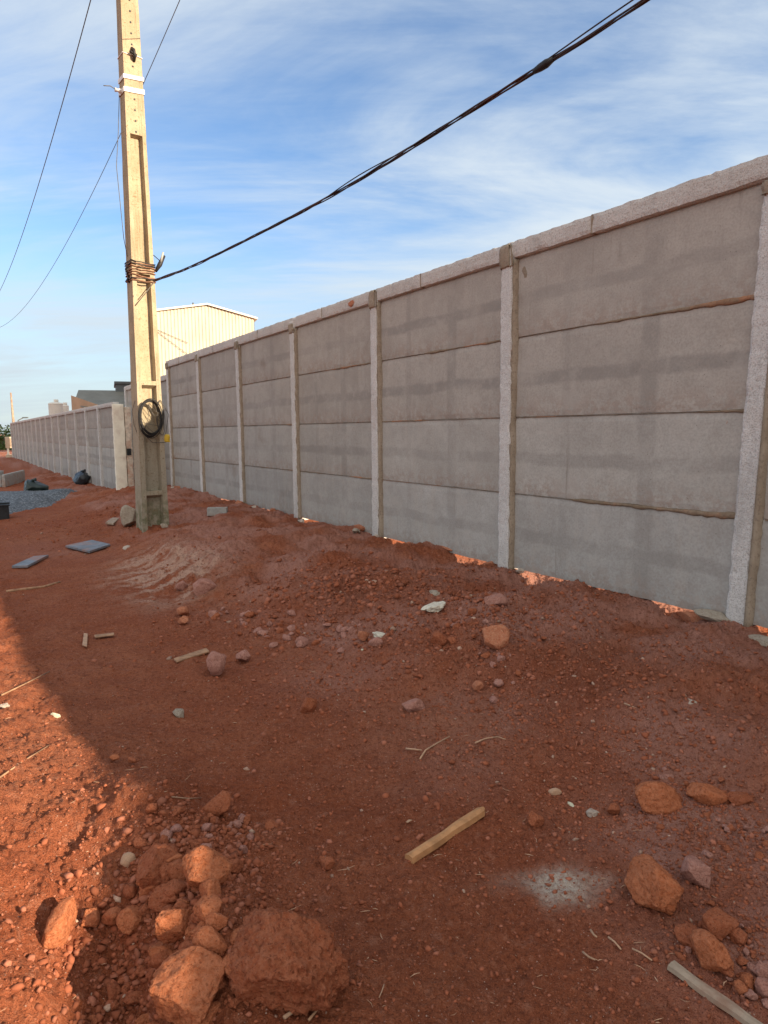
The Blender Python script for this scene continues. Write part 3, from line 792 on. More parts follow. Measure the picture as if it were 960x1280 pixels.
# ------------------------------------------------------------------ utility pole
def build_pole():
    base = at(191, 657); base.z -= .0
    root = empty('utility_pole', base, YAW + math.pi, 'tall tapered H section concrete pole with recessed face, standing in the red earth', 'pole')
    root.rotation_euler = (0, 0, YAW + math.pi + math.radians(6))
    zof = lambda py: z_over(base, py) - base.z
    TOP = 10.6
    def dims(z):
        t = z / 8.0
        return .405 - .175 * t, .29 - .10 * t      # width, depth
    stops = [(-.4, 1), (zof(622), 1), (zof(618), 0), (zof(613), 0), (zof(612.5), 1), (zof(486), 1), (zof(482), 0), (zof(477), 0), (zof(476), 1), (zof(345), 1), (zof(344.5), 0), (zof(338), 0), (zof(337.5), 1), (zof(174), 1), (zof(171.5), 0), (TOP, 0)]
    rings = []
    for i, (z, r) in enumerate(stops):
        rings.append((z, r))
        if i + 1 < len(stops):
            z2, r2 = stops[i + 1]
            if z2 - z > .5 and r == r2:
                m = int((z2 - z) / .25)
                rings += [(z + (z2 - z) * q / m, r) for q in range(1, m)]
    V_, F_ = [], []
    for z, r in rings:
        w, d = dims(max(z, 0)); w /= 2; d /= 2
        fw = w * .38; rd = d * .74 * r + .0015; sl_ = .010 * r
        jit = .0025
        pts = [(-w, d), (-w + fw, d), (-w + fw + sl_, d - rd), (w - fw - sl_, d - rd), (w - fw, d), (w, d), (w, -d), (w - fw, -d), (w - fw - sl_, -d + rd), (-w + fw + sl_, -d + rd), (-w + fw, -d), (-w, -d)]
        for x, y in pts: V_.append((x + jit * random.uniform(-1, 1), y + jit * random.uniform(-1, 1), z))
    n = 12
    for i in range(len(rings) - 1):
        for k in range(n):
            F_.append((i * n + (k + 1) % n, i * n + k, (i + 1) * n + k, (i + 1) * n + (k + 1) % n))
    F_.append(tuple(range(n))); F_.append(tuple((len(rings) - 1) * n + k for k in range(n))[::-1])
    sh = link('shaft', mesh('shaft', V_, F_), M_POLE, root); bevel(sh, .008, 2)
    # row of bolt holes in the solid head: dark plugs whose colour stands in for the shade inside
    hp = []
    z = zof(168)
    while z < TOP - .3:
        w, d = dims(z); hp.append(z); z += .145
    bh = mesh('hole', *tube([(0, -.02, 0), (0, .0035, 0)], .0135, 8))
    for z in hp: link('bolt_hole_shade', bh, M_DARKBOX, root, (0, dims(z)[1] / 2, z))
    def hoop(z, grow, rad, jit=0.0, tilt=0.0):
        w, d = dims(z); w = w / 2 + grow; d = d / 2 + grow
        out = []
        for (ax, ay), (bx, by) in zip(((-w, d), (w, d), (w, -d), (-w, -d)), ((w, d), (w, -d), (-w, -d), (-w, d))):
            for q in range(5):
                t = q / 5; x = ax + (bx - ax) * t; y = ay + (by - ay) * t
                out.append((x, y, z + tilt * x + random.uniform(-jit, jit)))
        return (out, rad, True)
    for py, h_ in ((101, .055), (117, .065)):
        z = zof(py); w, d = dims(z); w = w / 2 + .006; d = d / 2 + .006
        V3, F3 = [], []
        for zz_ in (z - h_ / 2, z + h_ / 2):
            for gq in (0, .006):
                V3 += [(x * (1 + 0), y, zz_ - .10 * x) for x, y in ((-w - gq, d + gq), (w + gq, d + gq), (w + gq, -d - gq), (-w - gq, -d - gq))]
        for k in range(4):
            k2 = (k + 1) % 4
            F3 += [(4 + k, 4 + k2, 12 + k2, 12 + k), (k2, k, 8 + k, 8 + k2), (8 + k, 12 + k, 12 + k2, 8 + k2), (k, k2, 4 + k2, 4 + k)]
        link('white_strap', mesh('strap', V3, F3), M_WHITEST, root)
    z = zof(73); w, d = dims(z)
    th = [hoop(z, .006, .007, .004)]
    link('tie_band', tubes(th), M_WHITEST, root)
    br = link('black_bracket', tubes([([(-.02, d / 2, z - .07), (-.015, d / 2 + .06, z - .03), (-.005, d / 2 + .06, z + .05), (0, d / 2, z + .09)], .022), ([(-.05, d / 2 + .03, z), (.05, d / 2 + .05, z + .02)], .018)]), M_BLACK, root)
    # spool insulator on the left flank with a stub of wire
    z = zof(118)
    link('insulator', tubes([([(w / 2 + .005, 0, z), (w / 2 + .05, 0, z), (w / 2 + .055, 0, z), (w / 2 + .10, 0, z)], [.03, .03, .018, .03])], 12), M_WHITEST, root)
    link('wire_stub', tubes([([(w / 2 + .08, 0, z), (w / 2 + .17, .02, z + .02), (w / 2 + .27, .05, z - .015)], .006)]), M_WIREG, root)
    # rusty wraps where the cable bundle is tied
    zt = zof(341)
    wr = [hoop(zt + q, .010, .009, .012, random.uniform(-.08, .08)) for q in (-.14, -.10, -.07, -.02, .02, .06, .10)]
    link('tie_wraps', tubes(wr, 6), M_RUST, root)
    wr = [hoop(zt + q, .016, .008, .008, random.uniform(-.1, .1)) for q in (-.11, .085, .12)]
    link('cable_wraps', tubes(wr, 6), M_BLACK, root)
    w, d = dims(zt)
    link('cable_clamp', tubes([([(-w / 2 - .02, d / 2, zt + .02), (-w / 2 - .08, d / 2 + .02, zt + .12), (-w / 2 - .15, d / 2 + .02, zt + .26)], [.02, .034, .024])], 10), M_BLACK, root)
    link('clamp_wire', tubes([([(-w / 2, d / 2, zt + .25), (-w / 2 - .07, d / 2, zt + .20), (-w / 2 - .13, d / 2, zt + .14)], .006)]), M_BLACK, root)
    link('hook', tubes([([(w / 2, 0, zt - .1), (w / 2 + .05, 0, zt + .02), (w / 2, 0, zt + .08)], .013)]), M_BLACK, root)
    link('hook', tubes([([(w / 2, 0, zt - .16), (w / 2 + .035, 0, zt - .12), (w / 2, 0, zt - .08)], .015)]), M_BLACK, root)
    ck2 = link('grey_connector', tubes([([(-w / 2 - .09, d / 2 + .04, zt + .16), (-w / 2 - .13, d / 2 + .05, zt + .30)], [.018, .013])], 8), M_BLOCK, root)
    link('ground_wire', tubes([([(-w / 2 + .0, d / 2 + .012, zt - .12), (-.02, d / 2 + .01, zt - .30), (w / 2 - .02, d / 2 + .012, zt - .50)], .007)]), M_WIREG, root)
    # thin wire hanging down the left flank
    za, zb = zof(122), zof(300); w1, d1 = dims(za); w2, d2 = dims(zb)
    link('drop_wire', tubes([([(w1 / 2 + .03, -.03, za), (w1 / 2 + .07, -.03, za - .5), (w2 / 2 + .10, -.03, (za + zb) / 2), (w2 / 2 + .05, -.03, zb), (w2 / 2 + .012, -.03, zb - .25)], .005)], 6), M_WIREG, root)
    # coil of spare wire
    zc = zof(523); w, d = dims(zc); ls = []
    for q in range(9):
        rx, rz = .205 + random.uniform(-.018, .022), .255 + random.uniform(-.02, .02)
        if q > 6: rx, rz = rx * 1.12, rz * 1.08
        ph = random.uniform(0, 6); ox, oz = random.uniform(-.012, .012) + .02, random.uniform(-.015, .015)
        yy = d / 2 + .012 + q * .006
        ls.append(([(ox + rx * math.cos(t) * .78, yy + .02 * math.cos(t + ph) + .02, zc + oz + rz * math.sin(t)) for t in np.linspace(0, 2 * math.pi, 30, endpoint=False)], .0085 if q < 7 else .005, True))
    link('wire_coil', tubes(ls, 6), M_BLACK, root)
    ls = []
    for q in range(4):
        rx, rz = .15 + .015 * q, .24 + .01 * q
        ls.append(([(-w / 2 + .03 + rx * .35 * math.cos(t), d / 2 - .02 + .08 * math.sin(t + q) * .5, zc + .02 + rz * math.sin(t)) for t in np.linspace(0, 2 * math.pi, 26, endpoint=False)], .0045, True))
    for q in range(7):
        a0 = random.uniform(0, 6.28); a1 = a0 + random.uniform(1.5, 2.6)
        p0 = (.16 * math.cos(a0), d / 2 + .05, zc + .22 * math.sin(a0)); p1 = (.16 * math.cos(a1), d / 2 + .06, zc + .22 * math.sin(a1))
        pm = ((p0[0] + p1[0]) / 2 * .6 + random.uniform(-.03, .03), d / 2 + .04, (p0[2] + p1[2]) / 2 + random.uniform(-.04, .04))
        ls.append(([p0, pm, p1], .0035))
    ls.append(([(.10, d / 2 + .02, zc - .26), (0, d / 2 + .03, zc - .36), (-w / 2 - .02, d / 2 + .02, zc - .36)], .005))
    ls.append(([(w / 2, 0.03, zc + .26), (w / 2 + .05, .03, zc + .1), (w / 2 + .03, .03, zc - .1), (w / 2, .05, zc - .22)], .004))
    ls.append(([(-w / 2 - .02, d / 2, zc - .30), (-w / 2 - .08, d / 2 - .05, zc - .08), (-w / 2 - .12, d / 2 - .08, zc + .06), (-w / 2 - .02, d / 2, zc + .2)], .004))
    link('loose_wires', tubes(ls, 5), M_WIREG, root)
    z = zof(548); w, d = dims(z)
    yb = link('yellow_tag', rough_box(.085, .03, .12, .02, .006, 9, 30, .006), M_YELLOW, root, (-w / 2 - .09, d / 2, z - .06)); 
    return base, zof
pole_base, zof = build_pole()

# overhead cables (each spans in a vertical plane of its own)
A0 = Vector((pole_base.x + .13, pole_base.y - .2, 0)); d0 = ray(803, 0); Bp = Vector((d0[0], d0[1], 0)) * (4.4 / d0[1])
def curve_of(pix, A, B, ext=0.0):
    P = [on_plan(px, py, A, B) for px, py in pix]
    if ext:
        d = (P[-1] - P[-2]); d.normalize()
        for q in range(1, 9): P.append(P[-1] + Vector((d.x, d.y, d.z * .95)) * (ext / 8))
    return P
def resample(P, n):
    # smooth: quadratic/cubic fit of z over horizontal run
    P0 = np.array(P[0]); run = np.array([math.hypot(p.x - P0[0], p.y - P0[1]) for p in P]); z = np.array([p.z for p in P])
    k = np.polyfit(run, z, 3 if len(P) > 5 else 2)
    dx = (P[-1].x - P0[0]) / run[-1]; dy = (P[-1].y - P0[1]) / run[-1]
    return [Vector((P0[0] + dx * r, P0[1] + dy * r, float(np.polyval(k, r)))) for r in np.linspace(0, run[-1], n)]
main_pix = [(192, 350), (235, 338), (300, 303), (365, 268), (430, 236), (520, 182), (578, 146), (640, 110), (700, 69), (755, 31), (803, 0)]
raw = [on_plan(px, py, A0, Bp) for px, py in main_pix]
cl_ = resample(raw, 140)
# continue past the camera's view
d = cl_[-1] - cl_[-4]; d.normalize()
cl_ += [cl_[-1] + d * (.25 * q) for q in range(1, 28)]
strands = []
for s_ in range(5):
    ph = s_ * 2 * math.pi / 5; pts = []
    run = 0
    for i, p in enumerate(cl_):
        if i: run += (p - cl_[i - 1]).length
        dd = (cl_[min(i + 1, len(cl_) - 1)] - cl_[max(i - 1, 0)]).normalized()
        side = dd.cross(Vector((0, 0, 1))).normalized(); upv = side.cross(dd)
        amp = .010 + .007 * math.sin(run * 1.1 + s_)
        loose = 0
        if s_ == 4:   # one strand stands away near the far side of the view
            loose = .045 * math.exp(-((run - 7.6) / 1.0) ** 2) + .02 * math.exp(-((run - 4.6) / .7) ** 2) + .05 * math.exp(-((run - 9.6) / .7) ** 2)
        an = ph + run * 3.1
        pts.append(p + side * (amp * math.cos(an)) + upv * (amp * math.sin(an) + loose))
    strands.append((pts, .0058 if s_ < 4 else .005))
cb = link('overhead_cable', tubes(strands, 7), M_CABLE)
tag(cb, 'thick dark bundle of twisted cables rising from the pole to the top right', 'cable')
qk = cl_[int(140 * .90)]
kn = tubes([([q + Vector((0, 0, .0)) for q in cl_[124:128]], [.018, .026, .028, .016])], 8)
link('cable_splice', kn, M_BLACK, cb)
for pix, PA, PB, lab in (
    ([(225, 0), (177, 107), (150, 172), (107, 257), (65, 335), (20, 395), (0, 409)], (-3.3, 10.8), (-16.0, 28.5), 'thin overhead wire passing behind the pole and down to the left edge'),
    ([(116, 0), (82, 107), (55, 200), (30, 295), (0, 362)], (-4.4, 9.8), (-15, 26.0), 'thin overhead wire in open sky left of the pole')):
    P = [on_plan(px, py, PA, PB) for px, py in pix]
    R0 = resample(P, 60)
    d = R0[0] - R0[2]; d.normalize(); e = R0[-1] - R0[-3]; e.normalize()
    R0 = [R0[0] + d * (q * .8) for q in range(8, 0, -1)] + R0 + [R0[-1] + e * q * 1.0 + Vector((0, 0, .004 * q * q)) for q in range(1, 12)]
    o = link('overhead_wire', tubes([(R0, .0052)], 6), M_WIREG); tag(o, lab, 'wire')

# ------------------------------------------------------------------ buildings beyond the walls
def az_dir(px, dist, py=540):
    d = ray(px, py); h = math.hypot(d[0], d[1]); return Vector((d[0] / h * dist, d[1] / h * dist, 0))
def build_warehouse():
    dist = 52
    L_, R_ = az_dir(180, dist, 391), az_dir(317.5, dist * 1.015, 398)
    c0 = (L_ + R_) / 2; ax = (R_ - L_); wid = ax.length; ang = math.atan2(ax.y, ax.x)
    root = empty('warehouse', (L_.x, L_.y, 0), ang, 'tall cream corrugated warehouse with a low gable rising behind the wall', 'building')
    zr = z_over(az_dir(258, dist, 381), 381.5); ze = z_over(R_, 398.5); xr = wid * .565; zl = z_over(L_, 391)
    # corrugated gable end: ribs as real folds
    xs, V_, F_ = [], [], []
    x = 0; k = 0
    while x < wid - .01:
        xs += [(x, 0), (x + .10, 0), (x + .13, -.035), (x + .21, -.035)]; x += .24
    xs = [(min(a, wid), b) for a, b in xs] + [(wid, 0)]
    top = lambda x: zl + (zr - zl) * x / xr if x < xr else zr + (ze - zr) * (x - xr) / (wid - xr)
    for a, b in xs: V_ += [(a, b, -1), (a, b, top(a))]
    for i in range(len(xs) - 1): F_.append((2 * i, 2 * i + 2, 2 * i + 3, 2 * i + 1))
    link('gable_wall', mesh('gable', V_, F_), M_CLAD, root)
    dep = 22
    link('side_wall', box_mesh([(wid - .03, wid, .01, dep, -1, ze - .02), (0, .03, .01, dep, -1, zl - .02), (.03, wid - .03, dep - .05, dep, -1, ze - .05)]), M_CLAD, root)
    rv, rf = [], []
    prof = [(-.25, zl - .06), (xr, zr + .04), (wid + .25, ze - .06)]
    for y in (-.18, dep + .2):
        for a, b in prof: rv += [(a, y, b + .02), (a, y, b + .14)]
    for i in range(2):
        a = i * 2
        rf += [(a + 1, a + 3, a + 9, a + 7), (a, a + 6, a + 8, a + 2), (a, a + 2, a + 3, a + 1), (a + 6, a + 7, a + 9, a + 8)]
    rf += [(0, 1, 7, 6), (4, 10, 11, 5)]
    link('roof', mesh('roof', rv, rf), M_TANK, root)
    link('roof_vent', tubes([([(xr - .9, 1, zr), (xr - .9, 1, zr + .35)], .06)]), M_WIREG, root)
    link('drop_line', tubes([([(.6, -.08, z_over(L_, 410)), (2.9, -.10, z_over(L_, 427))], .016), ([(.6, -.08, z_over(L_, 411)), (2.8, -.10, z_over(L_, 441))], .016)], 5), M_WIREG, root)
build_warehouse()
def build_hall():
    dist = 62
    L_, R_ = az_dir(90, dist, 484), az_dir(178, dist, 484)
    ax = R_ - L_; wid = ax.length; ang = math.atan2(ax.y, ax.x)
    root = empty('grey_roofed_hall', (L_.x, L_.y, 0), ang, 'hall with a large grey sheet roof above the far wall, left of the pole', 'building')
    zr = z_over(L_, 484.5); z1 = z_over(L_, 509)
    # roof slope faces the camera, gable triangle towards the left end
    V_ = [(.35, 3.2, zr), (wid, 3.2, zr), (wid, -2.0, z1 - .7), (2.2, -1.5, z1 - .3), (.0, .8, z1 + .3), (.35, 3.2, zr - .12), (wid, 3.2, zr - .12), (wid, -2.0, z1 - .82), (2.2, -1.5, z1 - .42), (.0, .8, z1 + .18)]
    F_ = [(0, 4, 3, 2, 1), (5, 6, 7, 8, 9)] + [(i, (i + 1) % 5, 5 + (i + 1) % 5, 5 + i) for i in range(5)]
    link('roof', mesh('roof', V_, F_), M_ROOF, root)
    tv = [(-.15, .75, -1), (-.15, .75, z1 + 1.0), (2.6, -1.3, z1 - .1), (2.6, -1.3, -1), (-.15, 1.2, -1), (-.15, 1.2, z1 + .9), (2.6, -.9, z1 - .2), (2.6, -.9, -1)]
    link('gable', mesh('g', tv, [(0, 3, 2, 1), (4, 5, 6, 7), (1, 2, 6, 5), (0, 1, 5, 4), (3, 7, 6, 2)]), M_TAN, root)
    link('wall', box_mesh([(.4, wid, 0.2, 3.1, -1, z1 - .6)]), M_TAN, root)
    link('raised_roof', box_mesh([(wid * .62, wid + 2.5, 3.0, 9, zr - .3, z_over(R_, 479) + .1), (wid * .60, wid + 2.6, 2.8, 9.1, z_over(R_, 479) + .12, z_over(R_, 478) + .25)]), M_ROOFD, root)
build_hall()
def build_tank(pl, pr_, ytop, dist, lab):
    c_ = az_dir((pl + pr_) / 2, dist); r = (az_dir(pr_, dist) - az_dir(pl, dist)).length / 2
    root = empty('water_tank', c_, 0, lab, 'tank', 'white tanks beyond the far wall')
    zt = z_over(c_, ytop)
    V_, F_ = [], []; n = 24
    prof = [(r, 0), (r, zt - r * .35), (r * 1.03, zt - r * .34), (r * 1.03, zt - r * .28), (r * .9, zt - r * .15), (r * .5, zt - .02), (r * .15, zt)]
    for rr_, z in prof:
        for k in range(n): V_.append((rr_ * math.cos(2 * math.pi * k / n), rr_ * math.sin(2 * math.pi * k / n), z))
    for i in range(len(prof) - 1):
        for k in range(n): F_.append((i * n + k, i * n + (k + 1) % n, (i + 1) * n + (k + 1) % n, (i + 1) * n + k))
    F_.append(tuple((len(prof) - 1) * n + k for k in range(n)))
    link('tank_body', mesh('t', V_, F_), M_TANK, root)
    link('hatch', tubes([([(r * .1, 0, zt - .05), (r * .1, 0, zt + .25)], .22)], 12), M_TANK, root)
build_tank(62.5, 81, 502.5, 78, 'wider white domed tank peeking over the far wall')
build_tank(78, 88, 506, 84, 'narrower white tank at the right of the wider one, above the far wall')

def build_far_left():
    base = az_dir(18.5, 54); base.z = Hs(base.x, base.y)
    root = empty('utility_pole', base, .3, 'thin distant pole at the left edge standing by the cream cabinet', 'pole')
    zt = z_over(base, 493)
    V_, F_ = tube([(0, 0, -.3), (0, 0, zt * .45), (0, 0, zt)], [.13, .09, .05], 8)
    link('shaft', mesh('p', V_, F_, True), M_GREYWOOD, root)
    root.rotation_euler = (0, math.radians(-1.0), .3)
    lb = az_dir(22, 56); lb.z = 0
    lr = empty('street_lamp', lb, 0, 'small grey street lamp head on an arm over the end of the far wall', 'street lamp')
    zl = z_over(lb, 522)
    link('lamp_arm', tubes([([(0, 0, -.2), (0, 0, zl - .8), (.1, 0, zl - .2), (.5, 0, zl)], .035)]), M_WIREG, lr)
    hd = link('lamp_head', rough_box(.42, .16, .09, .04, .004, 3, 9, .02), M_ROOFD, lr, (.42, 0, zl - .05))
    c0 = az_dir(14.5, 52); c0.z = Hs(c0.x, c0.y)
    w = px_size(c0, 15.5); a = math.atan2(1, 4)
    cab = empty('meter_cabinet', c0, .45, 'cream meter cabinet raised on white legs beside the distant pole', 'cabinet')
    z0, z1 = z_over(c0, 560) - c0.z, z_over(c0, 546) - c0.z
    bevel(link('cabinet_box', box_mesh([(-w / 2, w / 2, -.15, .25, z0, z1)]), M_CREAM, cab), .02)
    link('cabinet_door', box_mesh([(-w * .12, w * .2, -.18, -.153, z0 + .1, z1 - .08)]), M_TAN, cab)
    link('leg', box_mesh([(-w * .42, -w * .28, -.1, .1, -.1, z0)]), M_TANK, cab)
    link('leg', box_mesh([(w * .18, w * .42, -.12, .12, -.1, z0)]), M_TANK, cab)
    link('base_slab', box_mesh([(-w * .5, w * .75, -.5, .4, -.05, .16)]), M_CREAM, cab)
build_far_left()

def leaf_cloud(c_, rad, n, size, seed):
    r = np.random.default_rng(seed)
    blobs = [(np.array(b[:3]), b[3]) for b in c_]
    V_, F_ = [], []
    for i in range(n):
        b, R_ = blobs[r.integers(len(blobs))]
        d = r.normal(size=3); d /= np.linalg.norm(d); p = b + d * R_ * r.uniform(.55, 1.08) ** .6 * np.array([1, 1, .8])
        t1 = r.normal(size=3); t1 /= np.linalg.norm(t1); t2 = np.cross(t1, r.normal(size=3)); t2 /= np.linalg.norm(t2)
        s = size * r.uniform(.6, 1.3); k = len(V_)
        V_ += [p - t1 * s, p + t2 * s * .5, p + t1 * s, p - t2 * s * .5]; F_.append((k, k + 1, k + 2, k + 3))
    return mesh('leaves', V_, F_)
for i, (px, dist, py, rad, lab) in enumerate(((3, 78, 527, 2.2, 'leftmost round green tree at the left edge beyond the cabinet'), (14, 84, 529, 2.0, 'green tree directly behind the distant pole'), (21, 92, 531, 1.7, 'dark tree just at the end of the far wall'), (-22, 75, 520, 3.0, 'bushy tree outside the left edge of the trees'))):
    b = az_dir(px, dist); b.z = 0; zt = z_over(b, py)
    root = empty('tree', b, i * 1.1, lab, 'tree', 'trees at the far left')
    r = random.Random(i + 40)
    bl = [(0, 0, zt - rad * .75, rad * .8)] + [(math.cos(q) * rad * .75, math.sin(q) * rad * .75, zt - rad * r.uniform(.9, 1.8), rad * r.uniform(.4, .65)) for q in np.linspace(0, 6.28, 9)[:-1]] + [(0, 0, zt - rad * 1.9, rad * .8)]
    link('crown', leaf_cloud(bl, rad, 3200, .16, i), M_FOL, root)
    link('trunk', tubes([([(0, 0, -.3), (.05, 0, 1.2), (.1, .05, zt - rad)], [.18, .14, .08]), ([(.05, 0, 1.2), (.6, .3, zt - rad * 1.2)], [.09, .05]), ([(.05, 0, 1.0), (-.6, -.2, zt - rad * 1.3)], [.09, .05])], 8), M_BARK, root)

# concrete channel blocks at the left
def build_blocks():
    p = at(7, 609); q = at(32, 601)
    ax = Vector((q.x - p.x, q.y - p.y, 0)); L_ = max(ax.length, 1.0); ang = math.atan2(ax.y, ax.x)
    hgt = z_over(p, 592) - p.z
    root = empty('concrete_channel', (p.x, p.y, p.z - .03), ang, 'long pale concrete channel block lying beyond the gravel', 'concrete block')
    w = .75
    link('side', rough_box(L_, .10, hgt, .06, .004, 11, 9, .008, chip=.015), M_BLOCK, root, (0, .05, 0))
    link('side', rough_box(L_, .10, hgt, .06, .004, 12, 9, .008, chip=.015), M_BLOCK, root, (0, w - .05, 0))
    link('bottom', rough_box(L_, w - .22, .08, .06, .004, 13, 9, .008), M_BLOCK, root, (0, w / 2, .02))
    e = link('end_face', rough_box(.10, w - .21, hgt - .02, .06, .004, 14, 9, .008), M_BLOCK, root, (.02, w / 2, .0))
    p = at(1, 586)
    root = empty('concrete_channel', (p.x - .6, p.y, p.z - .03), ang, 'smaller pale concrete block behind the long one at the left edge', 'concrete block')
    link('side', rough_box(1.4, .10, .32, .06, .004, 15, 9, .008, chip=.02), M_BLOCK, root, (0, .05, 0))
    link('side', rough_box(1.4, .10, .32, .06, .004, 16, 9, .008, chip=.02), M_BLOCK, root, (0, .6, 0))
    link('bottom', rough_box(1.4, .44, .08, .06, .004, 17, 9, .008), M_BLOCK, root, (0, .325, .02))
build_blocks()
def bag(px, py, wpx, hpx, seed, mat, lab):
    p = at(px, py); w = px_size(p, wpx) * 1.25; h = px_size(p, hpx)
    me = rock_mesh(4, seed, 1.0, 6, .12)
    for v in me.vertices:
        f = 1 + .10 * math.sin(v.co.x * 9 + v.co.z * 4) * max(0, v.co.z) - .12 * max(0, v.co.z)
        v.co = Vector((v.co.x * w / 2 * f, v.co.y * w / 2 * f, (v.co.z + .55) * h / 1.5))
    shade_auto(me)
    root = empty('plastic_bag', (p.x, p.y, p.z), 0, lab, 'bag', 'stuffed bags on the earth')
    link('sack', me, mat, root)
    link('tied_neck', tubes([([(0, 0, h * .86), (.03, 0, h * .94), (.09, .02, h * .97)], [.06, .03, .045])], 8), mat, root)
bag(42, 616.5, 28, 18, 501, M_BAG, 'dark green stuffed bag at the edge of the gravel')
bag(104, 605.5, 22, 18, 502, M_BAG2, 'black stuffed bag leaning at the foot of the far wall')
p = at(1, 650); root = empty('crate', (p.x - .12, p.y, p.z - .02), .5, 'dark crate cut by the left edge in front of the gravel', 'crate')
bevel(link('crate_body', box_mesh([(-.45, .25, 0, .04, 0, .27), (-.45, .25, .46, .5, 0, .27), (-.45, -.41, .04, .46, 0, .27), (.21, .25, .04, .46, 0, .27), (-.41, .21, .04, .46, 0, .03)]), M_DARKBOX, root), .004)
link('rim', box_mesh([(-.47, .27, -.02, .06, .272, .30), (-.47, .27, .44, .52, .272, .30)]), M_DARKBOX, root)

# hollow cement block
p = at(272, 643)
root = empty('cement_block', (p.x, p.y, p.z - .02), math.radians(4), 'pale grey hollow cement block lying alone between the pole and the wall', 'block')
wv = px_size(p, 24)
bs = [(-wv / 2, wv / 2, -.07, -.045, 0, .13), (-wv / 2, wv / 2, .045, .07, 0, .13), (-wv / 2, -wv / 2 + .03, -.045, .045, 0, .13), (wv / 2 - .03, wv / 2, -.045, .045, 0, .13), (-.015, .015, -.045, .045, 0, .128), (-wv / 2 + .03, wv / 2 - .03, -.045, .045, 0, .02)]
bevel(link('block_body', box_mesh(bs), M_BLOCK, root), .004)
tag(root, None, None)

# dark slabs lying on the track
def slab(name, quad, th, mat, lab, cat, lift=.012, group=None, lips=True):
    P = [at(*q) for q in quad]
    c_ = sum((Vector(p) for p in P), Vector()) / 4
    zc = c_.z + lift
    n = 8
    V_, F_ = [], []
    for lv in (0, 1):
        for i in range(n + 1):
            for j in range(n + 1):
                a, b = i / n, j / n
                q = P[0] * (1 - a) * (1 - b) + P[1] * a * (1 - b) + P[2] * a * b + P[3] * (1 - a) * b
                V_.append((q.x - c_.x, q.y - c_.y, (lv * th) + lift + .35 * (q.z - c_.z)))
    m = (n + 1) ** 2; I = lambda i, j, l: l * m + i * (n + 1) + j
    for i in range(n):
        for j in range(n):
            F_.append((I(i, j, 1), I(i + 1, j, 1), I(i + 1, j + 1, 1), I(i, j + 1, 1))); F_.append((I(i, j, 0), I(i, j + 1, 0), I(i + 1, j + 1, 0), I(i + 1, j, 0)))
        F_ += [(I(i, 0, 0), I(i + 1, 0, 0), I(i + 1, 0, 1), I(i, 0, 1)), (I(i, n, 0), I(i, n, 1), I(i + 1, n, 1), I(i + 1, n, 0)), (I(0, i, 0), I(0, i, 1), I(0, i + 1, 1), I(0, i + 1, 0)), (I(n, i, 0), I(n, i + 1, 0), I(n, i + 1, 1), I(n, i, 1))]
    me = mesh(name, V_, F_)
    bm = bmesh.new(); bm.from_mesh(me); bmesh.ops.recalc_face_normals(bm, faces=bm.faces); bm.to_mesh(me); bm.free()
    o = link(name, me, mat, None, c_); bevel(o, .003)
    return tag(o, lab, cat, group)
slab('flat_slab', [(82, 686), (112, 693), (138, 683), (115, 678)], .03, M_SLATE, 'blue grey square slab lying flat on the earth left of the pole', 'slab')
slab('flat_slab', [(15, 712), (35, 711), (61, 697), (42, 699)], .03, M_SLATE, 'narrow blue grey slab nearest the left edge', 'slab')
slab('flat_slab', [(132, 658), (142, 659), (149, 649), (141, 648)], .03, M_GREYWOOD, 'small pale brown slab left of the stone at the pole foot', 'slab')
slab('wood_offcut', [(217, 827), (221, 831), (262, 818), (258, 814)], .012, M_TWIG, 'thin flat brown board lying above the pointed clod', 'board')
slab('wood_offcut', [(103, 809), (109, 811), (110, 796), (105, 795)], .012, M_STRAW, 'short upright looking pale chip of wood on the left track', 'board')
slab('wood_offcut', [(118, 797), (119, 800), (143, 797), (143, 794)], .010, M_TWIG, 'thin chip of wood right of the short one on the left track', 'board')

# timber
def stick(name, p0, p1, wpx, mat, lab, cat, seed, lift=.0, flat=.6, notch=False):
    A, B = at(*p0), at(*p1); w = px_size((A + B) / 2, wpx)
    L_ = (B - A).length; n = 26; V_, F_ = [], []
    ax = (B - A).normalized(); side = ax.cross(Vector((0, 0, 1))).normalized(); upv = side.cross(ax)
    prof = [(-.5, 0), (-.42, .8), (0, 1), (.42, .85), (.5, .1), (.3, -.1), (-.3, -.1)]
    for i in range(n):
        t = i / (n - 1); wob = w * .12 * float(fbm(np.array([t * 3.]), np.array([seed * 1.]), o=2, seed=seed)[0])
        ww = w * (1 + .25 * float(fbm(np.array([t * 4.]), np.array([seed * 2.]), o=2, seed=seed + 3)[0]))
        if notch and i == n - 1: ww *= .55
        for a, b in prof:
            q = A + ax * (L_ * t) + side * (a * ww + wob) + upv * (b * w * flat + lift)
            V_.append(q - A)
    m = len(prof)
    for i in range(n - 1):
        for k in range(m): F_.append((i * m + k, i * m + (k + 1) % m, (i + 1) * m + (k + 1) % m, (i + 1) * m + k))
    F_ += [tuple(range(m))[::-1], tuple((n - 1) * m + k for k in range(m))]
    me = mesh(name, V_, F_)
    bm = bmesh.new(); bm.from_mesh(me); bmesh.ops.recalc_face_normals(bm, faces=bm.faces); bm.to_mesh(me); bm.free()
    o = link(name, me, mat, None, A)
    return tag(o, lab, cat)
stick('wooden_stick', (511, 1080), (604, 1019), 13, M_STICK, 'short yellow brown wooden stick lying in the middle foreground', 'stick', 3, .006, .7, True)
stick('wooden_plank', (838, 1212), (965, 1306), 17, M_GREYWOOD, 'grey weathered plank pointing out of the bottom right corner', 'plank', 5, .006, .45)
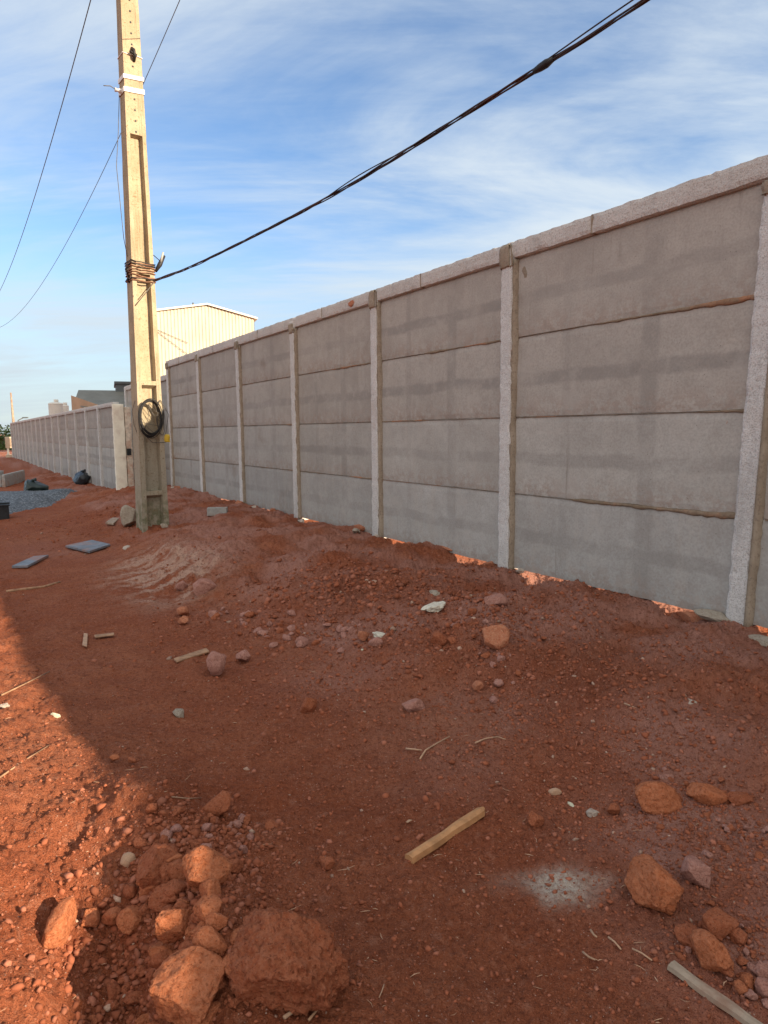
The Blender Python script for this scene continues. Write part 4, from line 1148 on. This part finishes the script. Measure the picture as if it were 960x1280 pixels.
def twig(pix, rad, mat, lab, name='twig', lift=.012):
    P = [at(*q) + Vector((0, 0, lift)) for q in pix]
    o = link(name, tubes([([p - P[0] for p in P], [rad * (1 - .4 * i / len(P)) for i in range(len(P))])], 6), mat, None, P[0])
    return tag(o, lab, 'twig')
twig([(8, 741), (30, 738), (55, 735), (75, 729)], .018, M_TWIG, 'bent dry branch near the left edge on the track')
twig([(525, 952), (532, 941), (548, 931), (562, 924)], .005, M_STRAW, 'slender dry twig with a kink above the wooden stick')
twig([(507, 939), (518, 940), (527, 941)], .005, M_STRAW, 'short pale twig touching the kinked one')
twig([(594, 932), (608, 926), (622, 924), (632, 928)], .004, M_STRAW, 'curved thin straw right of the kinked twig')
twig([(355, 1281), (366, 1270), (378, 1257)], .006, M_STRAW, 'pale dry stem poking out below the large boulder')
twig([(386, 1282), (398, 1268), (410, 1246)], .004, M_TWIG, 'thin brown stem below the large boulder, right of the pale one')
twig([(215, 1001), (235, 1002), (252, 1002)], .0025, M_STRAW, 'fine straw above the heap of clods')
twig([(738, 1168), (742, 1174), (746, 1178)], .004, M_STRAW, 'tiny straw below the pale powder patch')
twig([(728, 1196), (736, 1201), (744, 1206)], .0035, M_STRAW, 'small straw slanting below the pale powder patch')
twig([(760, 1178), (768, 1184), (776, 1194)], .0035, M_STRAW, 'straw slanting to the left of the orange boulder foot')
twig([(780, 882), (788, 885), (795, 889)], .005, M_STRAW, 'short straw on the right bank below the wall')
twig([(790, 1193), (802, 1198), (815, 1206)], .003, M_STRAW, 'straw left of the cluster of four orange clods')
twig([(0, 976), (30, 955), (62, 935)], .004, M_TWIG, 'thin twig on the sunlit heap at the left edge')
twig([(2, 872), (30, 858), (62, 842)], .005, M_TWIG, 'long thin twig across the edge of the sunlit earth')
twig([(480, 1238), (478, 1244), (474, 1252)], .002, M_STRAW, 'tiny pale stem right of the large boulder')

def flake(pos, wpx, hpx, mat, lab, seed, cat='paper', name='paper_scrap', lump=.35):
    p = at(*pos); w = px_size(p, wpx)
    me = rock_mesh(3, seed, lump, 7, .35)
    me.polygons.foreach_set('use_smooth', [False] * len(me.polygons))
    o = link(name, me, mat, None, (p.x, p.y, p.z + w * .12)); o.scale = (w / 2, w / 2 * hpx, w / 2); o.rotation_euler = (.1, .2, seed)
    return tag(o, lab, cat)
flake((542, 764), 38, .7, M_PAPER, 'larger crumpled whitish scrap on the bank below the wall', 601, 'scrap')
flake((543, 744), 20, .6, M_GREYR, 'small grey lump just above the crumpled whitish scrap', 602, 'stone', 'stone')
flake((474, 797), 22, .9, M_PAPER, 'smaller crumpled pale scrap beside a red stone', 603, 'scrap')
flake((455, 814), 11, .6, M_LEAF, 'greenish crumb under the smaller crumpled scrap', 604, 'scrap')
flake((713, 1008), 18, .5, M_LEAF, 'curled pale leaf near the pinkish pebble', 605, 'leaf', 'dry_leaf', .25)
flake((454, 1200), 16, 1.3, M_STRAW, 'pale flat chip right of the large boulder', 606, 'chip', 'wood_chip', .2)
flake((511, 1029), 11, .6, M_STRAW, 'small straw coloured chip up and left of the stick', 607, 'chip', 'wood_chip', .2)
flake((158, 686), 12, .8, M_PALE, 'small whitish lump in front of the pole foot', 608, 'stone', 'stone')
flake((69, 896), 16, .5, M_LEAF, 'pale scrap on the sunlit earth near the shadow edge', 609, 'scrap')
flake((5, 885), 18, .8, M_PALE, 'whitish lump at the left edge on the sunlit earth', 610, 'stone', 'stone')

# ------------------------------------------------------------------ boulders, clods and stones
def rock(pos, wpx, hr, mat, lab, seed, sub=4, sink=.25, flat=.75, el=1.0, rz=None, name='clod', cat='clod', crack=0.0, amp=.12, facets=11, group=None, tilt=0.0, cut=(.52, .86)):
    p = at(*pos); w = px_size(p, wpx) / 2
    me = rock_mesh(sub, seed, flat, facets, amp, cut=cut, crack=crack, elong=el); shade_auto(me)
    xs = [v.co.x for v in me.vertices]; k = (max(xs) - min(xs)) / 2
    s = w / k
    ro = .0 if rz is None else rz
    o = link(name, me, mat, None, (p.x, p.y, p.z + s * flat * (1 - 2 * sink)))
    # p is the middle of the seen stone, so slide it a little away from the camera
    dd = Vector((p.x, p.y, 0)).normalized() * s * .25
    o.location += dd; o.scale = (s, s * hr, s); o.rotation_euler = (tilt, 0, ro)
    return tag(o, lab, cat, group)
rock((362, 1244), 160, 1.0, M_CLOD, 'very large cracked red boulder at the bottom, left of centre', 701, 6, .24, .86, name='boulder', cat='boulder', crack=.03, amp=.20, facets=7, cut=(.66, .98))
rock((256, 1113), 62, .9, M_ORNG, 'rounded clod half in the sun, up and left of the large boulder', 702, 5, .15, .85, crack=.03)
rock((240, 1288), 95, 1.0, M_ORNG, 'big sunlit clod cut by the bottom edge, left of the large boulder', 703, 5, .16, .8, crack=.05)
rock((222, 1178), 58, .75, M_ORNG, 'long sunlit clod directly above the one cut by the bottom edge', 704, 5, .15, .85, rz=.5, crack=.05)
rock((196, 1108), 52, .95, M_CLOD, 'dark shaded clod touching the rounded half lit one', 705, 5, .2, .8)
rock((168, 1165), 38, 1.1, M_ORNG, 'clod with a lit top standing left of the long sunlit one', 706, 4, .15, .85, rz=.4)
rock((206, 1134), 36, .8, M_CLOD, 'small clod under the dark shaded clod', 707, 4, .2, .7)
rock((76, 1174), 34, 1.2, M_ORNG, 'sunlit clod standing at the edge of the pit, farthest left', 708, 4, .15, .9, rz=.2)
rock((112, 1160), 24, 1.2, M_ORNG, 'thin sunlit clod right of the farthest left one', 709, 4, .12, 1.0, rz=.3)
rock((270, 1020), 38, .9, M_CLOD, 'clod topping the heap of small stones', 710, 4, .25, .75)
rock((272, 1165), 30, .9, M_ORNG, 'sunlit clod between the large boulder and the rounded half lit one', 711, 4, .15, .85)
rock((293, 1092), 18, 1.6, M_CLOD, 'narrow leaning clod right of the rounded half lit one', 712, 4, .15, .9, rz=-.4)
rock((246, 1215), 40, .6, M_ORNG, 'slab like sunlit clod between the long clod and the cut one', 713, 4, .1, .6, rz=.3)
rock((408, 1086), 22, 1, M_CLOD, 'single clod on bare earth above the large boulder', 714, 4, .25, .8)
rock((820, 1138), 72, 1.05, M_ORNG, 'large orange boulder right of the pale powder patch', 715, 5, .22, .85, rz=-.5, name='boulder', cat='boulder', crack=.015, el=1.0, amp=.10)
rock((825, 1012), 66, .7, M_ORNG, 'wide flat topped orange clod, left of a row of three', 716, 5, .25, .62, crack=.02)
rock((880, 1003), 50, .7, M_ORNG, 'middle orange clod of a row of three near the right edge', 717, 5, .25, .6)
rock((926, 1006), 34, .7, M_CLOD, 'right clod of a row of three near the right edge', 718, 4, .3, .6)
rock((871, 1108), 38, 1.0, M_PINK, 'pinkish stone right of the large orange boulder', 719, 4, .2, .85, name='stone', cat='stone')
rock((896, 1170), 44, .8, M_CLOD, 'upper clod of the cluster below the pinkish stone', 720, 4, .25, .7, rz=.6)
rock((862, 1186), 40, .9, M_CLOD, 'left clod of the cluster under the large orange boulder', 721, 4, .22, .8)
rock((886, 1213), 44, .95, M_ORNG, 'lowest and brightest clod of the cluster above the grey plank', 722, 4, .18, .85)
rock((951, 1222), 24, 1.1, M_PINK, 'upper of two pink stones at the right edge', 723, 4, .2, .85, name='stone', cat='stone')
rock((955, 1250), 28, .9, M_PINK, 'lower of two pink stones at the right edge', 724, 4, .2, .85, name='stone', cat='stone')
rock((923, 1178), 22, 1.0, M_CLOD, 'small clod right of the cluster below the pinkish stone', 725, 4, .25, .8)
rock((620, 812), 34, .8, M_BRICK, 'blocky brick red lump on the bank in the middle distance', 726, 4, .15, .95, facets=8, cat='clod')
rock((515, 890), 30, .7, M_PINK, 'flat pinkish stone alone in the middle of the ground', 727, 4, .25, .65, name='stone', cat='stone')
rock((271, 845), 24, .9, M_PINK, 'pointed pyramid shaped clod on the smooth track', 728, 4, .08, 1.1, facets=7)
rock((304, 828), 19, 1, M_PINK, 'squarish clod up and right of the pointed one', 729, 4, .12, 1.0, facets=8)
rock((385, 891), 22, 1, M_CLOD, 'round clod alone right of the track', 730, 4, .2, .85)
rock((667, 1034), 22, 1.1, M_CLOD, 'rounded clod above the pale powder patch', 731, 4, .2, .85)
rock((253, 742), 30, .7, M_PINK, 'pale pink flat stone at the foot of the scraped bank', 732, 4, .2, .6, name='stone', cat='stone', rz=.3)
rock((227, 739), 16, .8, M_PINK, 'small stone left of the pale pink flat one', 733, 3, .2, .8, name='stone', cat='stone')
rock((228, 771), 15, .8, M_BRICK, 'upper of two brick red pieces at the foot of the bank', 734, 3, .1, .8, facets=7)
rock((229, 781), 14, .8, M_BRICK, 'lower of two brick red pieces at the foot of the bank', 735, 3, .1, .8, facets=7)
rock((379, 808), 17, .8, M_PINK, 'pale pink stone near the foot of the bank below the third post', 736, 3, .2, .8, name='stone', cat='stone')
rock((455, 801), 15, 1, M_BRICK, 'red stone left of the smaller crumpled scrap', 737, 3, .2, .9, name='stone', cat='stone')
rock((471, 809), 18, .5, M_PINK, 'flat stone under the smaller crumpled scrap', 738, 3, .2, .6, name='stone', cat='stone')
rock((548, 806), 22, .8, M_CLOD, 'angular clod left of the blocky brick red lump', 739, 4, .2, .8)
rock((565, 806), 13, 1, M_CLOD, 'small clod touching the angular one on its right', 740, 3, .2, .8)
rock((597, 863), 14, 1, M_BRICK, 'small reddish clod left of a pair below the blocky lump', 741, 3, .2, .9)
rock((622, 860), 13, 1, M_PINK, 'small pinkish clod right of a pair below the blocky lump', 742, 3, .2, .9)
rock((620, 760), 32, .5, M_PINK, 'flat pinkish rock on the bank crest below the second post', 743, 4, .2, .55, name='stone', cat='stone')
rock((741, 1023), 17, .9, M_PALE, 'pale pebble right of the curled leaf', 744, 3, .2, .8, name='stone', cat='stone')
rock((692, 995), 17, .6, M_STRAW, 'sandy flat pebble above the curled leaf', 745, 3, .2, .6, name='stone', cat='stone')
rock((224, 897), 15, .9, M_GREYR, 'small greenish grey stone alone on the track', 746, 3, .2, .8, name='stone', cat='stone')
rock((864, 882), 12, 1, M_PALE, 'small pale stone on the bank below the wide post', 747, 3, .2, .8, name='stone', cat='stone')
rock((162, 659), 22, .9, M_GREYR, 'rough grey concrete lump against the pole foot', 748, 4, .15, 1.15, name='concrete_lump', cat='concrete lump')
rock((206, 660), 10, .7, M_GREYR, 'small mossy stone at the right of the pole foot', 749, 3, .2, .6, name='stone', cat='stone')
rock((767, 1018), 18, 1, M_CLOD, 'clod just under the wide orange one', 750, 3, .2, .8)
rock((193, 1074), 20, .7, M_GREYR, 'bluish grey pebble on the edge of the lit earth above the heap', 751, 3, .2, .7, name='stone', cat='stone')
rock((257, 1066), 15, .9, M_PINK, 'pinkish pebble among the red stones of the heap', 752, 3, .15, .8, name='stone', cat='stone')
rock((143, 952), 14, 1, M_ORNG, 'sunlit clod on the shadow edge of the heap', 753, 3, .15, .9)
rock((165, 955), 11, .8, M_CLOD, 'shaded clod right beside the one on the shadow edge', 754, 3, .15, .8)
rock((160, 1085), 18, 1.1, M_STRAW, 'sandy yellow stone at the lit edge left of the grey pebble', 755, 3, .15, .9, name='stone', cat='stone')

# medium clods in belts: individuals sharing a few meshes
pool = [rock_mesh(3, 800 + i, random.uniform(.65, .9), 10, .14) for i in range(10)]
for m_ in pool: shade_auto(m_)
poolm = {}
def belt(n, a, b, spread, s0, s1, lab, grp, mats, seed):
    r = random.Random(seed); A, B = at(*a), at(*b)
    ax = (B - A); side = Vector((-ax.y, ax.x, 0)).normalized()
    for i in range(n):
        t = r.random(); q = A + ax * t + side * r.gauss(0, spread) + ax.normalized() * r.gauss(0, spread * .4)
        s = s0 + (s1 - s0) * r.random() ** 2
        mat = r.choice(mats); me = r.choice(pool)
        key = (me.name, mat.name)
        if key not in poolm:
            m2 = me.copy(); m2.materials.clear(); m2.materials.append(mat); poolm[key] = m2
        o = bpy.data.objects.new('clod', poolm[key]); col.objects.link(o)
        z = Hs(q.x, q.y)
        o.location = (q.x, q.y, z + s * .42); o.scale = (s * r.uniform(.8, 1.2), s * r.uniform(.8, 1.2), s * r.uniform(.75, 1.1)); o.rotation_euler = (r.uniform(-.5, .5), r.uniform(-.5, .5), r.uniform(0, 6.28))
        tag(o, lab, 'clod', grp)
belt(50, (200, 1085), (295, 1020), .085, .012, .034, 'small red stone in the loose heap above the rounded half lit clod', 'small stones in the heap above the half lit clod', [M_CLOD, M_CLOD, M_PINK], 1)
belt(46, (120, 1255), (265, 1130), .10, .010, .034, 'small dark clod in the shaded pit around the sunlit clods', 'small clods in the pit', [M_CLOD, M_CLOD, M_ORNG], 2)
belt(46, (195, 1105), (250, 1275), .09, .032, .066, 'mid sized crumbly clod in the dense heap left of the large boulder', 'mid sized clods of the dense heap', [M_CLOD, M_ORNG, M_ORNG], 8)
belt(10, (885, 1175), (950, 1270), .05, .016, .034, 'mid sized clod in the bottom right corner rubble', 'mid sized clods at the bottom right', [M_CLOD, M_ORNG], 9)
belt(26, (240, 1255), (330, 1275), .04, .008, .022, 'small crumb between the large boulder and the cut clod', 'crumbs beside the large boulder', [M_CLOD], 3)
belt(46, (250, 768), (440, 800), .13, .022, .058, 'small stone in the rubble line at the foot of the bank', 'stones at the foot of the bank', [M_PINK, M_CLOD, M_PINK], 4)
belt(34, (560, 765), (660, 850), .14, .014, .040, 'small clod in the crumbly patch around the blocky brick red lump', 'clods around the blocky lump', [M_CLOD, M_PINK], 5)
belt(48, (830, 965), (955, 1075), .13, .010, .032, 'small stone in the rubble around the row of three orange clods', 'stones around the row of three clods', [M_PINK, M_CLOD], 6)
belt(28, (890, 1130), (955, 1280), .07, .008, .028, 'small stone in the rubble at the bottom right corner', 'stones in the bottom right rubble', [M_PINK, M_CLOD], 7)

# broken bricks and mortar in the gap under the wall
def rubble(u, v, s, mat, lab, seed, stretch=1.6):
    P = W(u, v); z = Hs(P.x, P.y)
    me = rock_mesh(3, seed, .55, 7, .16); shade_auto(me, False)
    o = link('brick_fragment' if mat is M_BRICK else 'mortar_lump', me, mat, None, (P.x, P.y, z + s * .25)); o.scale = (s * stretch, s * .8, s); o.rotation_euler = (0, 0, WROT + (seed % 5 - 2) * .15)
    tag(o, lab, 'brick fragment' if mat is M_BRICK else 'mortar lump')
rubble(2.92, -.03, .10, M_BRICK, 'orange brick rubble lit in the gap left of the wide post', 811, 1.8)
rubble(2.70, .05, .09, M_GREYR, 'flat grey mortar at the foot of the wide post', 812, 2.2)
rubble(2.35, .12, .07, M_GREYR, 'grey mortar lump right of the foot of the wide post', 813, 1.5)
rubble(5.15, .0, .07, M_BRICK, 'lit brick piece under the panel just left of the second post', 814, 1.5)
rubble(4.72, .0, .06, M_PALE, 'pale lit lump under the panel just right of the second post', 815, 1.5)
rubble(6.6, -.02, .08, M_BRICK, 'lit brick piece midway between second and third posts', 816, 1.8)
rubble(5.9, -.02, .07, M_BRICK, 'thin lit brick piece left of the middle of the panel by the second post', 817, 2.0)
rubble(7.25, .03, .07, M_PALE, 'pale lump right at the foot of the third post', 818, 1.4)
rubble(7.75, .02, .10, M_BRICK, 'brick block left of the foot of the third post', 819, 1.2)
rubble(7.62, .14, .09, M_GREYR, 'grey mortar slab in front of the brick block by the third post', 820, 1.6)
rubble(9.4, .08, .08, M_PALE, 'whitish broken piece right of the foot of the fourth post', 821, 1.2)
rubble(10.6, .04, .09, M_BRICK, 'brick piece midway along the fourth panel bay', 822, 1.6)
rubble(12.0, .12, .10, M_BRICK, 'pinkish brick piece at the foot of the fifth post', 823, 1.3)
rubble(11.3, .10, .06, M_PALE, 'small white crumb right of the fifth post', 824, 1.2)
rubble(15.8, .2, .10, M_BRICK, 'brick piece right of the pole at the far corner of the tall wall', 825, 1.6)
rubble(16.4, .15, .07, M_PALE, 'white crumb at the foot of the tall wall corner', 826, 1.4)

# pebbles and crumbs nobody could count
def pebbles():
    bm = bmesh.new(); bmesh.ops.create_icosphere(bm, subdivisions=1, radius=1)
    V0 = np.array([v.co[:] for v in bm.verts]); F0 = np.array([[v.index for v in f.verts] for f in bm.faces]); bm.free()
    r = np.random.default_rng(99); X, Y, S = [], [], []
    def scat(n, x, y, s, smin, smax, pw=3):
        X.append(x); Y.append(y); S.append(smin + (smax - smin) * r.random(n) ** pw)
    n = 26000   # everywhere near, even on screen
    dist = 1.25 * (8 / 1.25) ** r.random(n); a = np.radians(r.uniform(52, 130, n)); scat(n, dist * np.cos(a), dist * np.sin(a), None, .0013, .010, 7)
    for (px, py), s, m, mx in (((250, 1060), .14, 1600, .016), ((190, 1190), .18, 2000, .016), ((560, 880), .7, 2500, .016), ((430, 730), .5, 2200, .028), ((620, 760), .45, 1800, .022), ((800, 850), .45, 1800, .016), ((120, 650), 1.2, 900, .03), ((820, 1000), .5, 2200, .012), ((500, 740), .6, 1200, .025), ((880, 1040), .24, 1500, .010), ((930, 1180), .20, 1000, .009), ((340, 775), .5, 900, .02), ((450, 840), .45, 1100, .013), ((600, 810), .3, 900, .013), ((640, 900), .35, 900, .009), ((60, 1000), .4, 500, .008), ((760, 930), .4, 1200, .009), ((370, 1120), .2, 400, .007), ((300, 700), 1.0, 600, .02), ((700, 1010), .2, 400, .008)):
        p = at(px, py); scat(m, p.x + r.normal(0, s, m), p.y + r.normal(0, s, m), None, .0025, mx, 3)
    X = np.concatenate(X); Y = np.concatenate(Y); S = np.concatenate(S); n = len(X)
    Z = H(X, Y)
    sc = r.uniform(.6, 1.3, (n, 1, 3)); an = r.uniform(0, 6.28, n); c_, s_ = np.cos(an)[:, None], np.sin(an)[:, None]
    V = V0[None] * sc * S[:, None, None] * (1 + .30 * np.clip(r.normal(size=(n, 12, 1)), -1.6, 1.6))
    Vx = V[..., 0] * c_ - V[..., 1] * s_; Vy = V[..., 0] * s_ + V[..., 1] * c_
    P = np.stack([Vx + X[:, None], Vy + Y[:, None], V[..., 2] * .8 + Z[:, None] + .15 * S[:, None]], -1).reshape(-1, 3)
    Fc = (F0[None] + 12 * np.arange(n)[:, None, None]).reshape(-1, 3)
    me = bpy.data.meshes.new('pebbles'); me.vertices.add(len(P)); me.vertices.foreach_set('co', P.ravel())
    me.loops.add(Fc.size); me.loops.foreach_set('vertex_index', Fc.ravel().astype(np.int32))
    me.polygons.add(len(Fc)); me.polygons.foreach_set('loop_start', (np.arange(len(Fc)) * 3).astype(np.int32))
    me.update(calc_edges=True)
    k = r.random(n); colr = np.where(k[:, None] < .72, [[.30, .096, .050]], np.where(k[:, None] < .985, [[.36, .140, .088]], [[.46, .32, .24]])) * r.uniform(.7, 1.2, (n, 1))
    ca_ = me.attributes.new('stone', 'FLOAT_COLOR', 'POINT')
    ca_.data.foreach_set('color', np.concatenate([np.repeat(colr, 12, 0), np.ones((n * 12, 1))], 1).astype(np.float32).ravel())
    g = M('loose pebbles', .95, .12); g.vec = g.tc.outputs['Object']
    g.color(g.mix(g.ramp(g.noise(120, 3), .3, .7, 0, .5), g.attr('stone', 'Color'), (.24, .085, .045)))
    o = link('pebbles', me, g.m); tag(o, 'loose red crumbs and small pebbles strewn over the earth', 'pebbles', kind='stuff')
pebbles()

def litter():
    r = np.random.default_rng(123); V_, F_ = [], []
    for i in range(420):
        dd = 1.4 * (6 / 1.4) ** r.random(); a = math.radians(r.uniform(56, 122)); x, y = dd * math.cos(a), dd * math.sin(a)
        z = Hs(x, y) + .008; L_ = r.uniform(.006, .035) * (1 if r.random() < .8 else 2); w = r.uniform(.0008, .0022); t = r.uniform(0, 6.28)
        ax = Vector((math.cos(t), math.sin(t), r.uniform(-.15, .15))); sd = Vector((-math.sin(t), math.cos(t), 0)); up = Vector((0, 0, 1)); k = len(V_)
        m = Vector((x, y, z)); bend = sd * L_ * r.uniform(-.2, .2)
        for q, wd in ((m - ax * L_ / 2, .4), (m + bend, 1), (m + ax * L_ / 2, .3)):
            V_ += [q + sd * w * wd, q + up * w * wd, q - sd * w * wd]
        for b in (0, 3):
            for e in range(3): F_.append((k + b + e, k + b + (e + 1) % 3, k + b + 3 + (e + 1) % 3, k + b + 3 + e))
    o = link('litter', mesh('litter', V_, F_), M_STRAW); tag(o, 'fine straw and root bits scattered over the earth', 'litter', kind='stuff')
litter()
